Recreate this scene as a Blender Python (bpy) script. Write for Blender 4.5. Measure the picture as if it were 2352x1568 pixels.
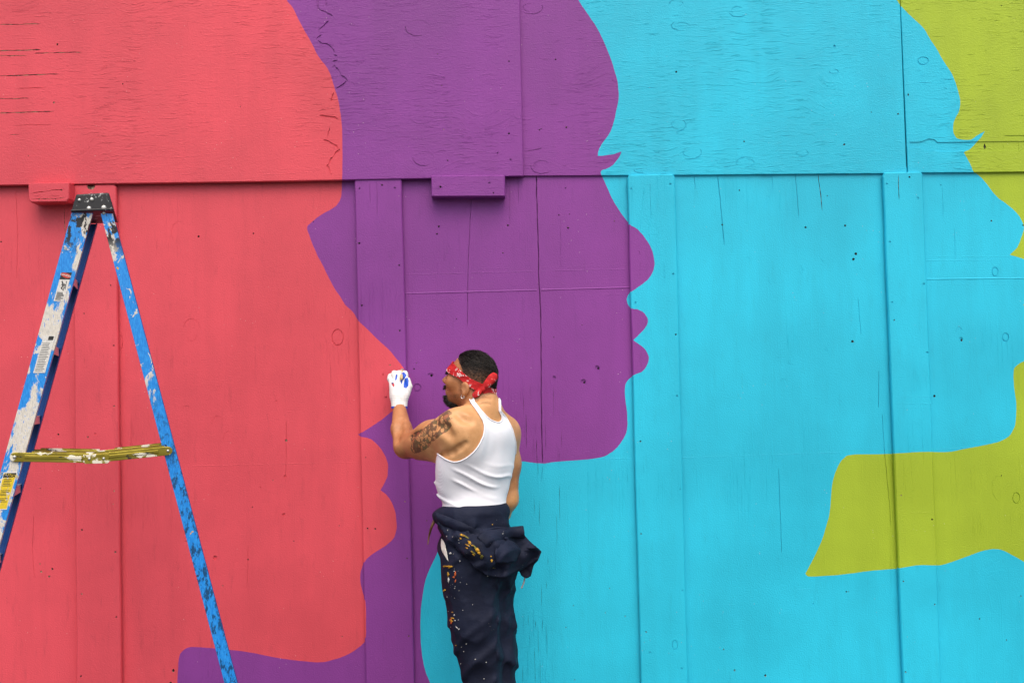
import bpy, math, random
import numpy as np
from mathutils import Vector, Matrix
from mathutils.geometry import delaunay_2d_cdt
from mathutils.bvhtree import BVHTree

for _o in list(bpy.data.objects):
    bpy.data.objects.remove(_o, do_unlink=True)
scene = bpy.context.scene
col = scene.collection
R = math.radians

# ------------------------------------------------------------------ camera
CAM = np.array([0.0, -4.80, 1.55])
PITCH, ROLL, FPX = R(2.7), 0.018, 2613.3          # FPX: focal length for a 2352 px wide picture
_F = np.array([0, math.cos(PITCH), math.sin(PITCH)])
_U0 = np.array([0, -math.sin(PITCH), math.cos(PITCH)])
_R0 = np.array([1.0, 0, 0])
_U = _U0 * math.cos(ROLL) + _R0 * math.sin(ROLL)
_R = _R0 * math.cos(ROLL) - _U0 * math.sin(ROLL)
cam_data = bpy.data.cameras.new('camera')
cam_data.sensor_width = 36
cam_data.lens = 36 * FPX / 2352
cam_data.clip_end = 3000
cam = bpy.data.objects.new('camera', cam_data)
col.objects.link(cam)
M = Matrix(((_R[0], _U[0], -_F[0], CAM[0]), (_R[1], _U[1], -_F[1], CAM[1]),
            (_R[2], _U[2], -_F[2], CAM[2]), (0, 0, 0, 1)))
cam.matrix_world = M
scene.camera = cam

# ------------------------------------------------------------------ sky, sun, exposure
SUN_EL, SUN_AZ = R(58), R(172)                     # bright haze behind the photographer
world = bpy.data.worlds.new('World')
scene.world = world
world.use_nodes = True
wn = world.node_tree
bg = wn.nodes['Background']
sky = wn.nodes.new('ShaderNodeTexSky')
sky.sky_type = 'NISHITA'
sky.sun_disc = False
sky.sun_elevation = SUN_EL
sky.sun_rotation = SUN_AZ
sky.air_density = 1.0
sky.dust_density = 5.0
sky.ozone_density = 1.0
wn.links.new(sky.outputs[0], bg.inputs[0])
bg.inputs[1].default_value = 0.15
sun_d = bpy.data.lights.new('sun', 'SUN')
sun_d.energy = 0.9
sun_d.angle = R(60)
sun_d.color = (1.0, 0.965, 0.91)
sun = bpy.data.objects.new('sun', sun_d)
col.objects.link(sun)
_sd = Vector((math.sin(SUN_AZ) * math.cos(SUN_EL), math.cos(SUN_AZ) * math.cos(SUN_EL), math.sin(SUN_EL)))
sun.rotation_euler = _sd.to_track_quat('Z', 'Y').to_euler()
sun.location = (0, -6, 8)
scene.view_settings.view_transform = 'Standard'
scene.view_settings.look = 'None'
scene.view_settings.gamma = 1
scene.view_settings.use_curve_mapping = False
scene.view_settings.exposure = 0.49
scene.render.engine = 'CYCLES'

# ------------------------------------------------------------------ helpers
def ray(x, y):
    return _F + _R * ((x - 1176) / FPX) + _U * ((784 - y) / FPX)

def W(x, y, Y=0.0):
    """the point of the vertical plane y = Y seen at (x, y) of the measured photograph"""
    d = ray(x, y)
    return CAM + d * ((Y - CAM[1]) / d[1])

def proj(V):
    P = np.asarray(V, float) - CAM
    z = P @ _F
    return 1176 + FPX * (P @ _R) / z, 784 - FPX * (P @ _U) / z

def lin(r, g, b):
    def f(c):
        c /= 255
        return c / 12.92 if c <= .04045 else ((c + .055) / 1.055) ** 2.4
    return (f(r), f(g), f(b), 1)

def empty(name, loc, label=None, cat=None):
    o = bpy.data.objects.new(name, None)
    o.location = loc
    o.empty_display_size = .1
    col.objects.link(o)
    if label: o['label'] = label
    if cat: o['category'] = cat
    return o

def origin_of(o):
    v = Vector((0, 0, 0))
    while o is not None:
        v = v + Vector(o.location)
        o = o.parent
    return v

def link(name, me, mats, parent=None, smooth=False):
    """mesh in world coordinates -> object (child of parent, origin kept at the parent's)"""
    o = bpy.data.objects.new(name, me)
    for m in (mats if isinstance(mats, (list, tuple)) else [mats]):
        me.materials.append(m)
    col.objects.link(o)
    if parent is not None:
        off = origin_of(parent)
        if off.length > 0:
            me.transform(Matrix.Translation(-off))
        o.parent = parent
    if smooth:
        me.polygons.foreach_set('use_smooth', np.ones(len(me.polygons), bool))
    return o

def mesh_np(name, V, Fc):
    me = bpy.data.meshes.new(name)
    V = np.asarray(V, np.float32)
    Fc = np.asarray(Fc, np.int32)
    k = Fc.shape[1]
    me.vertices.add(len(V)); me.vertices.foreach_set('co', V.ravel())
    me.loops.add(Fc.size); me.loops.foreach_set('vertex_index', Fc.ravel())
    me.polygons.add(len(Fc)); me.polygons.foreach_set('loop_start', np.arange(0, Fc.size, k, dtype=np.int32))
    me.update(calc_edges=True)
    me.validate()
    return me

def mesh_py(name, V, Fc, mi=None):
    me = bpy.data.meshes.new(name)
    me.from_pydata([tuple(v) for v in V], [], Fc)
    if mi is not None:
        me.polygons.foreach_set('material_index', np.asarray(mi, np.int32))
    me.update()
    return me

def in_poly(px, py, poly):
    px = np.asarray(px, float); py = np.asarray(py, float)
    r = np.zeros(px.shape, bool)
    n = len(poly)
    for i in range(n):
        x0, y0 = poly[i]; x1, y1 = poly[(i + 1) % n]
        if y0 == y1: continue
        c = ((y0 > py) != (y1 > py)) & (px < (x1 - x0) * (py - y0) / (y1 - y0) + x0)
        r ^= c
    return r

def sd_poly(px, py, poly):
    """signed distance to a polygon, negative inside"""
    d = np.full(np.shape(px), 1e9)
    n = len(poly)
    for i in range(n):
        x0, y0 = poly[i]; x1, y1 = poly[(i + 1) % n]
        ex, ey = x1 - x0, y1 - y0
        L = ex * ex + ey * ey + 1e-12
        t = np.clip(((px - x0) * ex + (py - y0) * ey) / L, 0, 1)
        d = np.minimum(d, np.hypot(px - x0 - t * ex, py - y0 - t * ey))
    return np.where(in_poly(px, py, poly), -d, d)

def spline(P, n=4, corner=48):
    """Catmull-Rom through P, broken at sharp corners"""
    P = [np.array(p, float) for p in P]
    N = len(P)
    sharp = [False] * N
    for i in range(1, N - 1):
        a, b = P[i] - P[i - 1], P[i + 1] - P[i]
        c = np.dot(a, b) / (np.linalg.norm(a) * np.linalg.norm(b) + 1e-9)
        sharp[i] = math.degrees(math.acos(max(-1, min(1, c)))) > corner
    out = []
    for i in range(N - 1):
        p1, p2 = P[i], P[i + 1]
        p0 = P[i - 1] if i > 0 and not sharp[i] else 2 * p1 - p2
        p3 = P[i + 2] if i + 2 < N and not sharp[i + 1] else 2 * p2 - p1
        for k in range(n):
            t = k / n
            out.append(.5 * (2 * p1 + (p2 - p0) * t + (2 * p0 - 5 * p1 + 4 * p2 - p3) * t * t + (3 * p1 - p0 - 3 * p2 + p3) * t ** 3))
    out.append(P[-1])
    return out

# ------------------------------------------------------------------ node helpers
class NT:
    def __init__(self, name):
        self.m = bpy.data.materials.new(name)
        self.m.use_nodes = True
        self.t = self.m.node_tree
        self.b = self.t.nodes['Principled BSDF']
        self.co = self.t.nodes.new('ShaderNodeTexCoord').outputs['Object']
    def n(self, typ, **kw):
        nd = self.t.nodes.new(typ)
        for k, v in kw.items(): setattr(nd, k, v)
        return nd
    def put(self, sock, v):
        if v is None: return
        if isinstance(v, bpy.types.NodeSocket): self.t.links.new(v, sock)
        else: sock.default_value = v
    def set(self, **kw):
        for k, v in kw.items(): self.put(self.b.inputs[k.replace('_', ' ')], v)
    def mapping(self, vec, scale=(1, 1, 1), loc=(0, 0, 0), rot=(0, 0, 0)):
        nd = self.n('ShaderNodeMapping')
        self.put(nd.inputs[0], vec)
        nd.inputs[1].default_value = loc; nd.inputs[2].default_value = rot; nd.inputs[3].default_value = scale
        return nd.outputs[0]
    def noise(self, vec, scale, detail=3, rough=.55, dist=0, out=0):
        nd = self.n('ShaderNodeTexNoise')
        self.put(nd.inputs['Vector'], vec)
        nd.inputs['Scale'].default_value = scale; nd.inputs['Detail'].default_value = detail
        nd.inputs['Roughness'].default_value = rough; nd.inputs['Distortion'].default_value = dist
        return nd.outputs[out]
    def voronoi(self, vec, scale, feature='F1', out='Distance', rand=1):
        nd = self.n('ShaderNodeTexVoronoi', feature=feature)
        self.put(nd.inputs['Vector'], vec)
        nd.inputs['Scale'].default_value = scale; nd.inputs['Randomness'].default_value = rand
        return nd.outputs[out]
    def ramp(self, fac, a, b, x=0., y=1., smooth=True):
        nd = self.n('ShaderNodeMapRange', interpolation_type='SMOOTHSTEP' if smooth else 'LINEAR')
        self.put(nd.inputs[0], fac)
        nd.inputs[1].default_value = a; nd.inputs[2].default_value = b
        nd.inputs[3].default_value = x; nd.inputs[4].default_value = y
        return nd.outputs[0]
    def math(self, op, a, b=None, c=None, clamp=False):
        nd = self.n('ShaderNodeMath', operation=op, use_clamp=clamp)
        self.put(nd.inputs[0], a); self.put(nd.inputs[1], b); self.put(nd.inputs[2], c)
        return nd.outputs[0]
    def vmath(self, op, a, b=None):
        nd = self.n('ShaderNodeVectorMath', operation=op)
        self.put(nd.inputs[0], a); self.put(nd.inputs[1], b)
        return nd.outputs['Value'] if op in ('LENGTH', 'DISTANCE', 'DOT_PRODUCT') else nd.outputs[0]
    def mix(self, fac, a, b, blend='MIX'):
        nd = self.n('ShaderNodeMix', data_type='RGBA', blend_type=blend)
        self.put(nd.inputs[0], fac); self.put(nd.inputs[6], a); self.put(nd.inputs[7], b)
        return nd.outputs[2]
    def attr(self, name, out='Fac'):
        nd = self.n('ShaderNodeAttribute', attribute_name=name)
        return nd.outputs[out]
    def bump(self, h, strength, dist, normal=None):
        nd = self.n('ShaderNodeBump')
        nd.inputs['Strength'].default_value = strength; nd.inputs['Distance'].default_value = dist
        self.put(nd.inputs['Height'], h)
        if normal is not None: self.put(nd.inputs['Normal'], normal)
        return nd.outputs[0]
    def xyz(self, vec):
        nd = self.n('ShaderNodeSeparateXYZ'); self.put(nd.inputs[0], vec); return nd.outputs
    def comb(self, x, y, z):
        nd = self.n('ShaderNodeCombineXYZ')
        self.put(nd.inputs[0], x); self.put(nd.inputs[1], y); self.put(nd.inputs[2], z)
        return nd.outputs[0]

def scale_col(c, k):
    return (c[0] * k, c[1] * k, c[2] * k, 1)

# ------------------------------------------------------------------ wall paint
def wall_paint(name, c, horizontal, dirt=0.0):
    m = NT(name)
    # knots bend the grain
    kv = m.mapping(m.co, (2.1, 0, 2.9) if horizontal else (3.0, 0, 1.7), (.37, 0, .11))
    kd = m.voronoi(kv, 1.0)
    kf = m.ramp(kd, .02, .30, 1, 0)
    wob = m.noise(m.co, 9, 3)
    s = m.xyz(m.co)
    if horizontal:
        u = m.math('MULTIPLY_ADD', kf, .055, s[2])
        u = m.math('MULTIPLY_ADD', wob, .035, u)
        g = m.comb(m.math('MULTIPLY', s[0], 8.5), 0., m.math('MULTIPLY', u, 150))
        g2 = m.comb(m.math('MULTIPLY', s[0], 22), 0., m.math('MULTIPLY', u, 330))
    else:
        u = m.math('MULTIPLY_ADD', kf, .03, s[0])
        u = m.math('MULTIPLY_ADD', wob, .006, u)
        g = m.comb(m.math('MULTIPLY', u, 120), 0., m.math('MULTIPLY', s[2], 2.4))
        g2 = m.comb(m.math('MULTIPLY', u, 330), 0., m.math('MULTIPLY', s[2], 9))
    n1 = m.noise(g, 1.0, 4, .6)
    n2 = m.noise(g2, 1.0, 2, .5)
    patch = m.noise(m.co, 2.2, 2)
    amt = m.ramp(patch, .40, .66) if horizontal else m.ramp(patch, .50, .68)
    ridge = m.ramp(n1, .56, .65)
    check = m.ramp(n1, .36, .27)                    # fine weather checks, open grain
    peel = m.noise(m.co, 190, 2, .6)                # roller texture
    h = m.math('MULTIPLY', ridge, m.math('MULTIPLY_ADD', amt, .8, .2 if horizontal else .04))
    h = m.math('MULTIPLY_ADD', n2, m.math('MULTIPLY_ADD', amt, .55, .4 if horizontal else .10), h)
    h = m.math('MULTIPLY_ADD', m.math('MULTIPLY', check, amt), -.12, h)
    h = m.math('MULTIPLY_ADD', kf, m.noise(m.mapping(m.co, (1, 1, 1)), 70, 2), h)
    nb = m.bump(h, .9 if horizontal else .7, .0015 if horizontal else .0014)
    nb = m.bump(peel, .6, .0022, nb)
    # colour: uneven coats, thin places, specks
    blot = m.noise(m.co, 1.3, 4, .6)
    cc = m.mix(m.ramp(blot, .3, .7), scale_col(c, .86), scale_col(c, 1.06))
    lap = m.noise(m.mapping(m.co, (5.5, 1, .7), (1, 2, 3)), 1.6, 5, .62)
    cc = m.mix(m.ramp(lap, .42, .68, 0, .28), cc, scale_col(c, .76))
    cc = m.mix(m.math('MULTIPLY', m.math('MULTIPLY', check, amt), .10), cc, scale_col(c, .5))
    sp = m.voronoi(m.mapping(m.co, (1, 0, 1)), 46)
    spm = m.math('MULTIPLY', m.ramp(sp, .075, .04), m.ramp(m.noise(m.co, 5.5, 2), .56, .62))
    cc = m.mix(m.math('MULTIPLY', spm, .7), cc, (.75, .66, .58, 1))
    sp2 = m.voronoi(m.mapping(m.co, (1, 0, 1), (3.1, 0, 7.7)), 30)
    spm2 = m.math('MULTIPLY', m.ramp(sp2, .045, .025), m.ramp(m.noise(m.mapping(m.co, loc=(4, 2, 1)), 4, 2), .50, .6))
    cc = m.mix(m.math('MULTIPLY', spm2, .75), cc, scale_col(c, .18))
    if dirt:
        dv = m.noise(m.mapping(m.co, (14, 1, 3.0)), 2.2, 4, .7)
        cc = m.mix(m.ramp(dv, .54, .78, 0, dirt * .7), cc, scale_col(c, .5))
    m.set(Base_Color=cc, Roughness=m.ramp(blot, .3, .7, .46, .6), Normal=nb)
    m.b.inputs['Specular IOR Level'].default_value = .36
    return m.m

CORAL = lin(219, 78, 89)
PURPLE = lin(136, 60, 144)
CYAN = lin(38, 193, 220)
LIME = lin(164, 187, 44)
PAINT = {}
for nm, c, d in (('coral', CORAL, .5), ('purple', PURPLE, .35), ('cyan', CYAN, .3), ('lime', LIME, .08)):
    PAINT[nm, True] = wall_paint(nm + '_paint_on_plywood', c, True)
    PAINT[nm, False] = wall_paint(nm + '_paint_on_boards', c, False, d)

def raw_wood():
    m = NT('bare_wood')
    n = m.noise(m.mapping(m.co, (30, 30, 30)), 1.5, 3)
    m.set(Base_Color=m.mix(m.ramp(n, .42, .6), (.10, .055, .04, 1), (.50, .36, .24, 1)), Roughness=.8)
    return m.m
def plain(name, c, rough=.6, metal=0., bumpscale=0, bstr=.2, bdist=.002):
    m = NT(name)
    m.set(Base_Color=c, Roughness=rough, Metallic=metal)
    if bumpscale:
        m.set(Normal=m.bump(m.noise(m.co, bumpscale, 4), bstr, bdist))
    return m.m
RAW = raw_wood()
DARK = plain('dark_hole', (.012, .010, .010, 1), .9)

# ------------------------------------------------------------------ the mural's outlines (pixels of the measured photograph)
CA = [(500,-620),(560,-330),(612,-130),(640,-45),(659,0),(674,20),(693,59),(713.6,95),(730.5,128),(746,150),(758,170),(768,201),(776.5,228),(781.6,258),(785,289),
 (786,340),(785.7,408),(785,439),(781.6,456),(773,471),(761,480),(744,490),(727,501.6),(710,515),(705,523),(708,535),(715.5,556),(729,586),
 (742.5,613),(756,640),(771,667),(781.5,682),(793.5,700),(811.5,718),(823.5,735),(844.5,756),(868.5,780),(892.5,802),(910.5,823),(924,841),
 (931,855),(935,880),(931,905),(918,928),(899,945),(876.5,963),(852.5,979),(831,993),(822.5,998),(831,1003),(843,1005),(857,1012),
 (870,1025),(882.5,1043),(890,1063),(891,1079),(888.5,1097),(881,1112),(873.6,1125),(888.5,1136),(898.5,1151),(906.5,1171),(911,1197),(910.5,1217),
 (903.7,1235),(890.5,1249),(872.5,1261),(852.5,1274),(838.5,1288),(830.5,1305),(827.3,1323),(829.7,1345),(836.5,1369),(840.5,1389),(841,1430),(840.5,1465),
 (832.5,1479),(808.5,1497),(776.5,1511),(736.5,1520),(696.5,1517.5),(656,1513),(616,1506),(576,1498),(544,1493),(492,1488),(452,1485.8),(432,1486.5),(418,1495),
 (411.5,1509),(408,1568),(404,1700),(400,1900)]
CB = [(900,-620),(1060,-380),(1200,-180),(1290,-60),(1328,0),(1348,30.6),(1368.7,61),(1385.7,93.5),(1401,131),(1411,160),(1418,187),(1420.7,214),(1419,238),(1413,268.7),(1406,292.5),
 (1397.6,311),(1384,328),(1375.5,345),(1373,357.8),(1382,358),(1406,355),(1427.5,347.6),(1421.5,362),(1409.5,377.5),(1396,387),(1380.6,392),(1381,401),
 (1393,427),(1408,460),(1426,489),(1447,515.8),(1462,525),(1477,540),(1492,562),(1499.4,580),(1503,600),(1501.8,616),(1495,633),(1480,649),(1454.4,667),
 (1445.4,673),(1440,685),(1441,696),(1447,705),(1454.4,709),(1465,710.7),(1478.4,718),(1487,730),(1487.4,741),(1481.4,754),(1468,769),(1455,781),(1468,790),
 (1481.4,802),(1489,817),(1489.5,826),(1486,838),(1475,853),(1457.7,861),(1443,873),(1435.7,888),(1437,917),(1441,951.6),(1440.6,981),(1435.7,1000.6),(1421,1022.6),
 (1401.4,1040),(1377,1050.6),(1337.7,1056),(1274,1060.8),(1247,1064),(1215,1061),(1198,1060),(1150,1063),(1105,1080),(1065,1125),(1032,1195),(1005,1265),
 (993.6,1291),(980.4,1323.5),(970,1370),(965.3,1426),(967.3,1484),(974.6,1531),(989,1568),(1015,1625),(1060,1700),(1130,1900)]
CC = [(1700,-620),(1860,-300),(1960,-130),(2035,-30),(2058.6,0),(2068,13.8),(2086,31.7),(2105.5,49.7),(2122,66),(2134.5,88),(2149.7,109),(2160.7,129.7),(2173,150),(2185.6,168.4),
 (2195,190.5),(2202,215),(2205.5,237.4),(2202,256.7),(2193.8,273),(2189.5,287),(2189.7,303.6),(2194,314.7),(2202,320),(2227,321.6),(2243.5,312),(2261.5,301.7),
 (2253,316),(2240.8,330),(2228.4,342),(2216,347.8),(2214,352),(2221.5,364),(2231,382),(2236.7,393.3),(2254,408),(2266,422),(2279.4,441),(2294.4,456),(2312.4,469.3),
 (2333.4,487),(2345.4,504),(2351.4,523.3),(2345,547.3),(2336.4,568),(2320,585.7),(2351.4,595),(2372,610),(2384,635),(2380,665),(2350,699.6),(2376,725),(2388,755),(2384,795),
 (2364,822),(2352,829),(2336,839),(2328,851),(2329,888),(2334,927),(2333,966.4),(2326.6,988.5),(2311.8,1005.7),(2280,1018),(2231,1027.7),(2177,1037.5),(2118,1037.5),(2034.7,1042),
 (1956,1044),(1939,1052),(1926.8,1067),(1917,1089),(1911,1113.6),(1906,1172.4),(1897.4,1206.8),(1882.7,1251),(1855.7,1305),(1849.4,1317),(1863,1323.5),(1936.6,1318.5),
 (2005,1309.7),(2064,1304),(2113,1297.5),(2157.4,1297.5),(2191.7,1287.7),(2231,1273),(2260.4,1263),(2285,1259.7),(2304.5,1263),(2326.6,1275.4),(2352,1289),(2420,1330),(2560,1390),(3800,1480)]
sA, sB, sC = [spline(c, 6) for c in (CA, CB, CC)]
_wr = random.Random(8)
for S_ in (sA, sB, sC):                                 # a hand-held brush wavers a little
    dx_ = dy_ = 0
    for p_ in S_:
        dx_ = dx_ * .8 + _wr.uniform(-.34, .34); dy_ = dy_ * .8 + _wr.uniform(-.34, .34)
        p_ += np.array([dx_, dy_])
pA = [tuple(p) for p in sA] + [(-2600, 1900), (-2600, -620)]
pB = [tuple(p) for p in sB] + [(-2600, 1900), (-2600, -620)]
pC = [tuple(p) for p in sC] + [(3800, -620)]

def region(px, py):
    r = np.full(np.shape(px), 2)
    r[in_poly(px, py, pB)] = 1
    r[in_poly(px, py, pA)] = 0
    r[in_poly(px, py, pC)] = 3
    return r
CN = ['coral', 'purple', 'cyan', 'lime']

# ------------------------------------------------------------------ planks with recesses
def plank(name, parent, outline, yf, yb, horizontal, rec=(), label=None, ease=0.):
    """a painted board: outline in photo pixels, front at y=yf, back at y=yb; rec = (polygon, depth, material or None)"""
    pts, edges = [], []
    def loop(poly, closed=True):
        s = len(pts)
        for p in poly: pts.append(Vector((p[0], p[1])))
        n = len(poly)
        for i in range(n if closed else n - 1): edges.append((s + i, s + (i + 1) % n))
    loop(outline)
    x0 = min(p[0] for p in outline) - 30; x1 = max(p[0] for p in outline) + 30
    y0 = min(p[1] for p in outline) - 30; y1 = max(p[1] for p in outline) + 30
    for S in (sA, sB, sC):
        run = []
        for p in S:
            if x0 < p[0] < x1 and y0 < p[1] < y1: run.append(p)
            else:
                if len(run) > 1: loop(run, False)
                run = []
        if len(run) > 1: loop(run, False)
    ridges = [r_ for r_ in rec if r_[1] < 0]
    rec = [r_ for r_ in rec if r_[1] >= 0]
    for poly, dep, mt in rec: loop(poly)
    ov, oe, of, a, b, c = delaunay_2d_cdt(pts, edges, [], 0, 1e-4)
    ov = np.array([tuple(v) for v in ov]); T = np.array(of)
    cen = ov[T].mean(1)
    T = T[in_poly(cen[:, 0], cen[:, 1], outline)]
    cen = ov[T].mean(1)
    reg = region(cen[:, 0], cen[:, 1])
    dep = np.zeros(len(T)); mat = reg.copy()
    for poly, d, mt in rec:
        k = in_poly(cen[:, 0], cen[:, 1], poly)
        dep[k] = d
        if mt == 'raw': mat[k] = 4
        elif mt == 'dark': mat[k] = 5
    V, Fc, mi, key = [], [], [], {}
    def vert(i, d):
        kk = (i, round(d * 1e5))
        if kk not in key:
            key[kk] = len(V); V.append(W(ov[i][0], ov[i][1], yf) + np.array([0, d, 0]))
        return key[kk]
    em = {}
    for t, tri in enumerate(T):
        tri = [int(q) for q in tri]
        Fc.append([vert(q, dep[t]) for q in tri]); mi.append(mat[t])
        for q in range(3):
            a, b = tri[q], tri[(q + 1) % 3]
            em.setdefault((min(a, b), max(a, b)), []).append((t, a, b))
    th = yb - yf
    out_n = {}                                            # outward direction at border points, for the eased (worn) edges
    if ease:
        for e, L in em.items():
            if len(L) == 1:
                t, a, b = L[0]
                k3 = [q for q in T[t] if q not in (a, b)][0]
                ex, ey = ov[b] - ov[a]; nn = np.array([ey, -ex]); nn = nn / (np.linalg.norm(nn) + 1e-9)
                if np.dot(nn, ov[k3] - ov[a]) > 0: nn = -nn
                for q in (a, b): out_n.setdefault(q, []).append(nn)
        for q in out_n:
            v_ = np.mean(out_n[q], 0); l_ = np.linalg.norm(v_); out_n[q] = v_ / max(l_, .5)
    def skirt(i, d):
        kk = ('s', i, round(d * 1e5))
        if kk not in key:
            w_ = out_n[i] * (ease / .00184)
            key[kk] = len(V); V.append(W(ov[i][0] + w_[0], ov[i][1] + w_[1], yf) + np.array([0, d, 0]))
        return key[kk]
    for e, L in em.items():
        if len(L) == 1:
            t, a, b = L[0]
            if ease and dep[t] < ease:
                Fc.append([vert(a, dep[t]), skirt(a, ease), skirt(b, ease), vert(b, dep[t])]); mi.append(reg[t])
                Fc.append([skirt(a, ease), skirt(a, th), skirt(b, th), skirt(b, ease)]); mi.append(reg[t])
            else:
                Fc.append([vert(a, dep[t]), vert(a, th), vert(b, th), vert(b, dep[t])]); mi.append(reg[t])
        elif dep[L[0][0]] != dep[L[1][0]]:
            (t, a, b), u = L[0], L[1][0]
            Fc.append([vert(a, dep[t]), vert(a, dep[u]), vert(b, dep[u]), vert(b, dep[t])])
            hi = t if dep[t] < dep[u] else u
            lo_ = u if hi == t else t
            mi.append(reg[hi] if mat[lo_] < 4 else 4)
    me = mesh_py(name, V, Fc, mi)
    import bmesh
    bm = bmesh.new(); bm.from_mesh(me); bmesh.ops.recalc_face_normals(bm, faces=bm.faces)
    # make the front look towards the camera
    f0 = max(bm.faces, key=lambda f: f.calc_area())
    if f0.normal.y > 0: bmesh.ops.reverse_faces(bm, faces=bm.faces)
    for poly, hgt, _ in ridges:                          # rounded ridges of paint
        (ax_, ay_), (bx_, by_), _c, (dx_, dy_) = poly
        n = max(4, int((bx_ - ax_) / 14)); hw = (dy_ - ay_) / 2; prof = ((-1, 0), (-.45, .8), (.1, 1), (.6, .7), (1, 0)); prev = None
        for k in range(n + 1):
            xx = ax_ + (bx_ - ax_) * k / n; yy = ay_ + (by_ - ay_) * k / n + hw
            f_ = rng.uniform(.55, 1.1)
            cur = [bm.verts.new(W(xx, yy + hw * a * 1.5, yf) + np.array([0, .0004 + hgt * b * f_ * 1.3, 0])) for a, b in prof]
            if prev:
                r_ = int(region(np.array([xx - 3.]), np.array([yy]))[0])
                for q in range(4):
                    fc = bm.faces.new((prev[q], prev[q + 1], cur[q + 1], cur[q])); fc.material_index = r_; fc.smooth = True
            prev = cur
    bm.to_mesh(me); bm.free()
    o = link(name, me, [PAINT[n, horizontal] for n in CN] + [RAW, DARK], parent)
    if label: o['label'] = label
    return o

rng = random.Random(4)
def hole(x, y, r=2.0, d=.008, m='dark'):
    n = 7; a0 = rng.random() * 6
    return ([(x + r * rng.uniform(.75, 1.2) * math.cos(a0 + i * 2 * math.pi / n), y + r * rng.uniform(.75, 1.2) * math.sin(a0 + i * 2 * math.pi / n)) for i in range(n)], d, m)
def knot(x, y, rx, ry, d=.0028, w=1.3, a0=0, a1=360, m=None, rot=0.):
    """a knot's sunken ring (whole or an arc)"""
    n = max(12, int(abs(a1 - a0) / 8))
    po, pi = [], []
    full = abs(a1 - a0) >= 360
    for i in range(n + (0 if full else 1)):
        a = R(a0 + (a1 - a0) * i / n)
        j = rng.uniform(.97, 1.03)
        ww = w * rng.uniform(.6, 1.3) * (1 if full else math.sin(math.pi * min(max(i / n, .04), .96)) ** .5)
        for L, rr in ((po, 1 + ww / max(rx, ry)), (pi, 1 - ww / max(rx, ry))):
            ex, ey = rx * j * rr * math.cos(a), ry * j * rr * math.sin(a)
            L.append((x + ex * math.cos(rot) - ey * math.sin(rot), y + ex * math.sin(rot) + ey * math.cos(rot)))
    if full:
        h = n // 2                                    # an annulus cut into two C shapes
        return [(po[:h + 1] + pi[:h + 1][::-1], d, m), (po[h:] + po[:1] + pi[:1] + pi[h:][::-1], d, m)]
    return [(po + pi[::-1], d, m)]
def dish(x, y, rx, ry, d=.002, m=None, n=16):
    return ([(x + rx * rng.uniform(.9, 1.1) * math.cos(2 * math.pi * i / n), y + ry * rng.uniform(.9, 1.1) * math.sin(2 * math.pi * i / n)) for i in range(n)], d, m)
def crack(P, w=1.0, d=.006, m=None, jag=.5, step=9):
    """a jagged sliver along the points P, w = half-width in pixels"""
    Q = [np.array(P[0], float)]
    for a, b in zip(P[:-1], P[1:]):
        a = np.array(a, float); b = np.array(b, float)
        n = max(1, int(np.linalg.norm(b - a) / step))
        for k in range(1, n + 1):
            q = a + (b - a) * k / n
            if k < n: q = q + np.array([rng.uniform(-jag, jag), rng.uniform(-jag, jag)])
            Q.append(q)
    Lf, Rt = [], []
    for i in range(1, len(Q) - 1):
        t = Q[i + 1] - Q[i - 1]; t = t / np.linalg.norm(t); nn = np.array([-t[1], t[0]])
        ww = w * (rng.uniform(.55, 1.3) if jag < .9 else rng.uniform(.15, 1.75))
        Lf.append(tuple(Q[i] + nn * ww)); Rt.append(tuple(Q[i] - nn * ww))
    if not Lf:
        t = Q[1] - Q[0]; nn = np.array([-t[1], t[0]]) / np.linalg.norm(t); mid = (Q[0] + Q[1]) / 2
        Lf.append(tuple(mid + nn * w)); Rt.append(tuple(mid - nn * w))
    return (([tuple(Q[0])] + Lf + [tuple(Q[-1])] + Rt[::-1]), d, m)
def ridge_line(a, b, w=1.0, h=-.0012):
    """raised edge left by masking tape under the coats of paint"""
    (xa, ya), (xb, yb) = a, b
    return ([(xa, ya - w), (xb, yb - w), (xb, yb + w), (xa, ya + w)], h, None)

wall = empty('mural_wall', (0, 0, 0), 'wooden wall painted with overlapping coral, purple, cyan and lime face profiles', 'wall')
TOP = -380
def low(x):                                             # where the panels meet the ground
    return 1757
# --- plywood sheets along the top
s1 = [crack([(-2, 57), (40, 56.5), (95, 55)], .8, .003, 'raw'), crack([(-5, 117), (95, 114.6)], 1.2, .003, 'raw'), crack([(76, 123), (190, 120)], .8, .003, 'raw'),
      crack([(-5, 129), (65, 128)], .9, .003, 'raw'), crack([(-5, 175.5), (136, 170)], 1.0, .003, 'raw'), crack([(41, 203), (109, 201.7)], .7, .003), crack([(-5, 227), (68, 226)], .7, .003, 'raw'),
      crack([(-5, 260), (126, 256)], 1.0, .003, 'raw'), crack([(30, 288), (120, 286)], .5, .002), crack([(20, 310), (46, 309)], .6, .002, 'raw'),
      hole(132, 102, 2.4), hole(124, 236, 2.4, .004, 'raw'), hole(282, 193, 1.6), hole(552, 245, 1.2), hole(65, 358, 1.2), hole(1169, 307, 2.2), hole(1028, 368, 1.8), hole(1172.6, 367, 2.4, .004, None),
      hole(1143, 352, 2.2, .004, None), hole(1169, 141, 1.8), hole(1005, 124, 1.3), hole(1015, 197, 1.2), hole(1019, 297.5, 1.4, .004, 'raw')]
s1 += knot(960, 64, 29, 19, .0035, 1.3, 70, 190) + knot(960, 64, 27, 17, .0012, .6, 230, 380) + knot(974, 364, 25, 17, .0035, 1.3, 60, 190) + knot(974, 364, 23, 15, .0012, .6, 230, 370)
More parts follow.
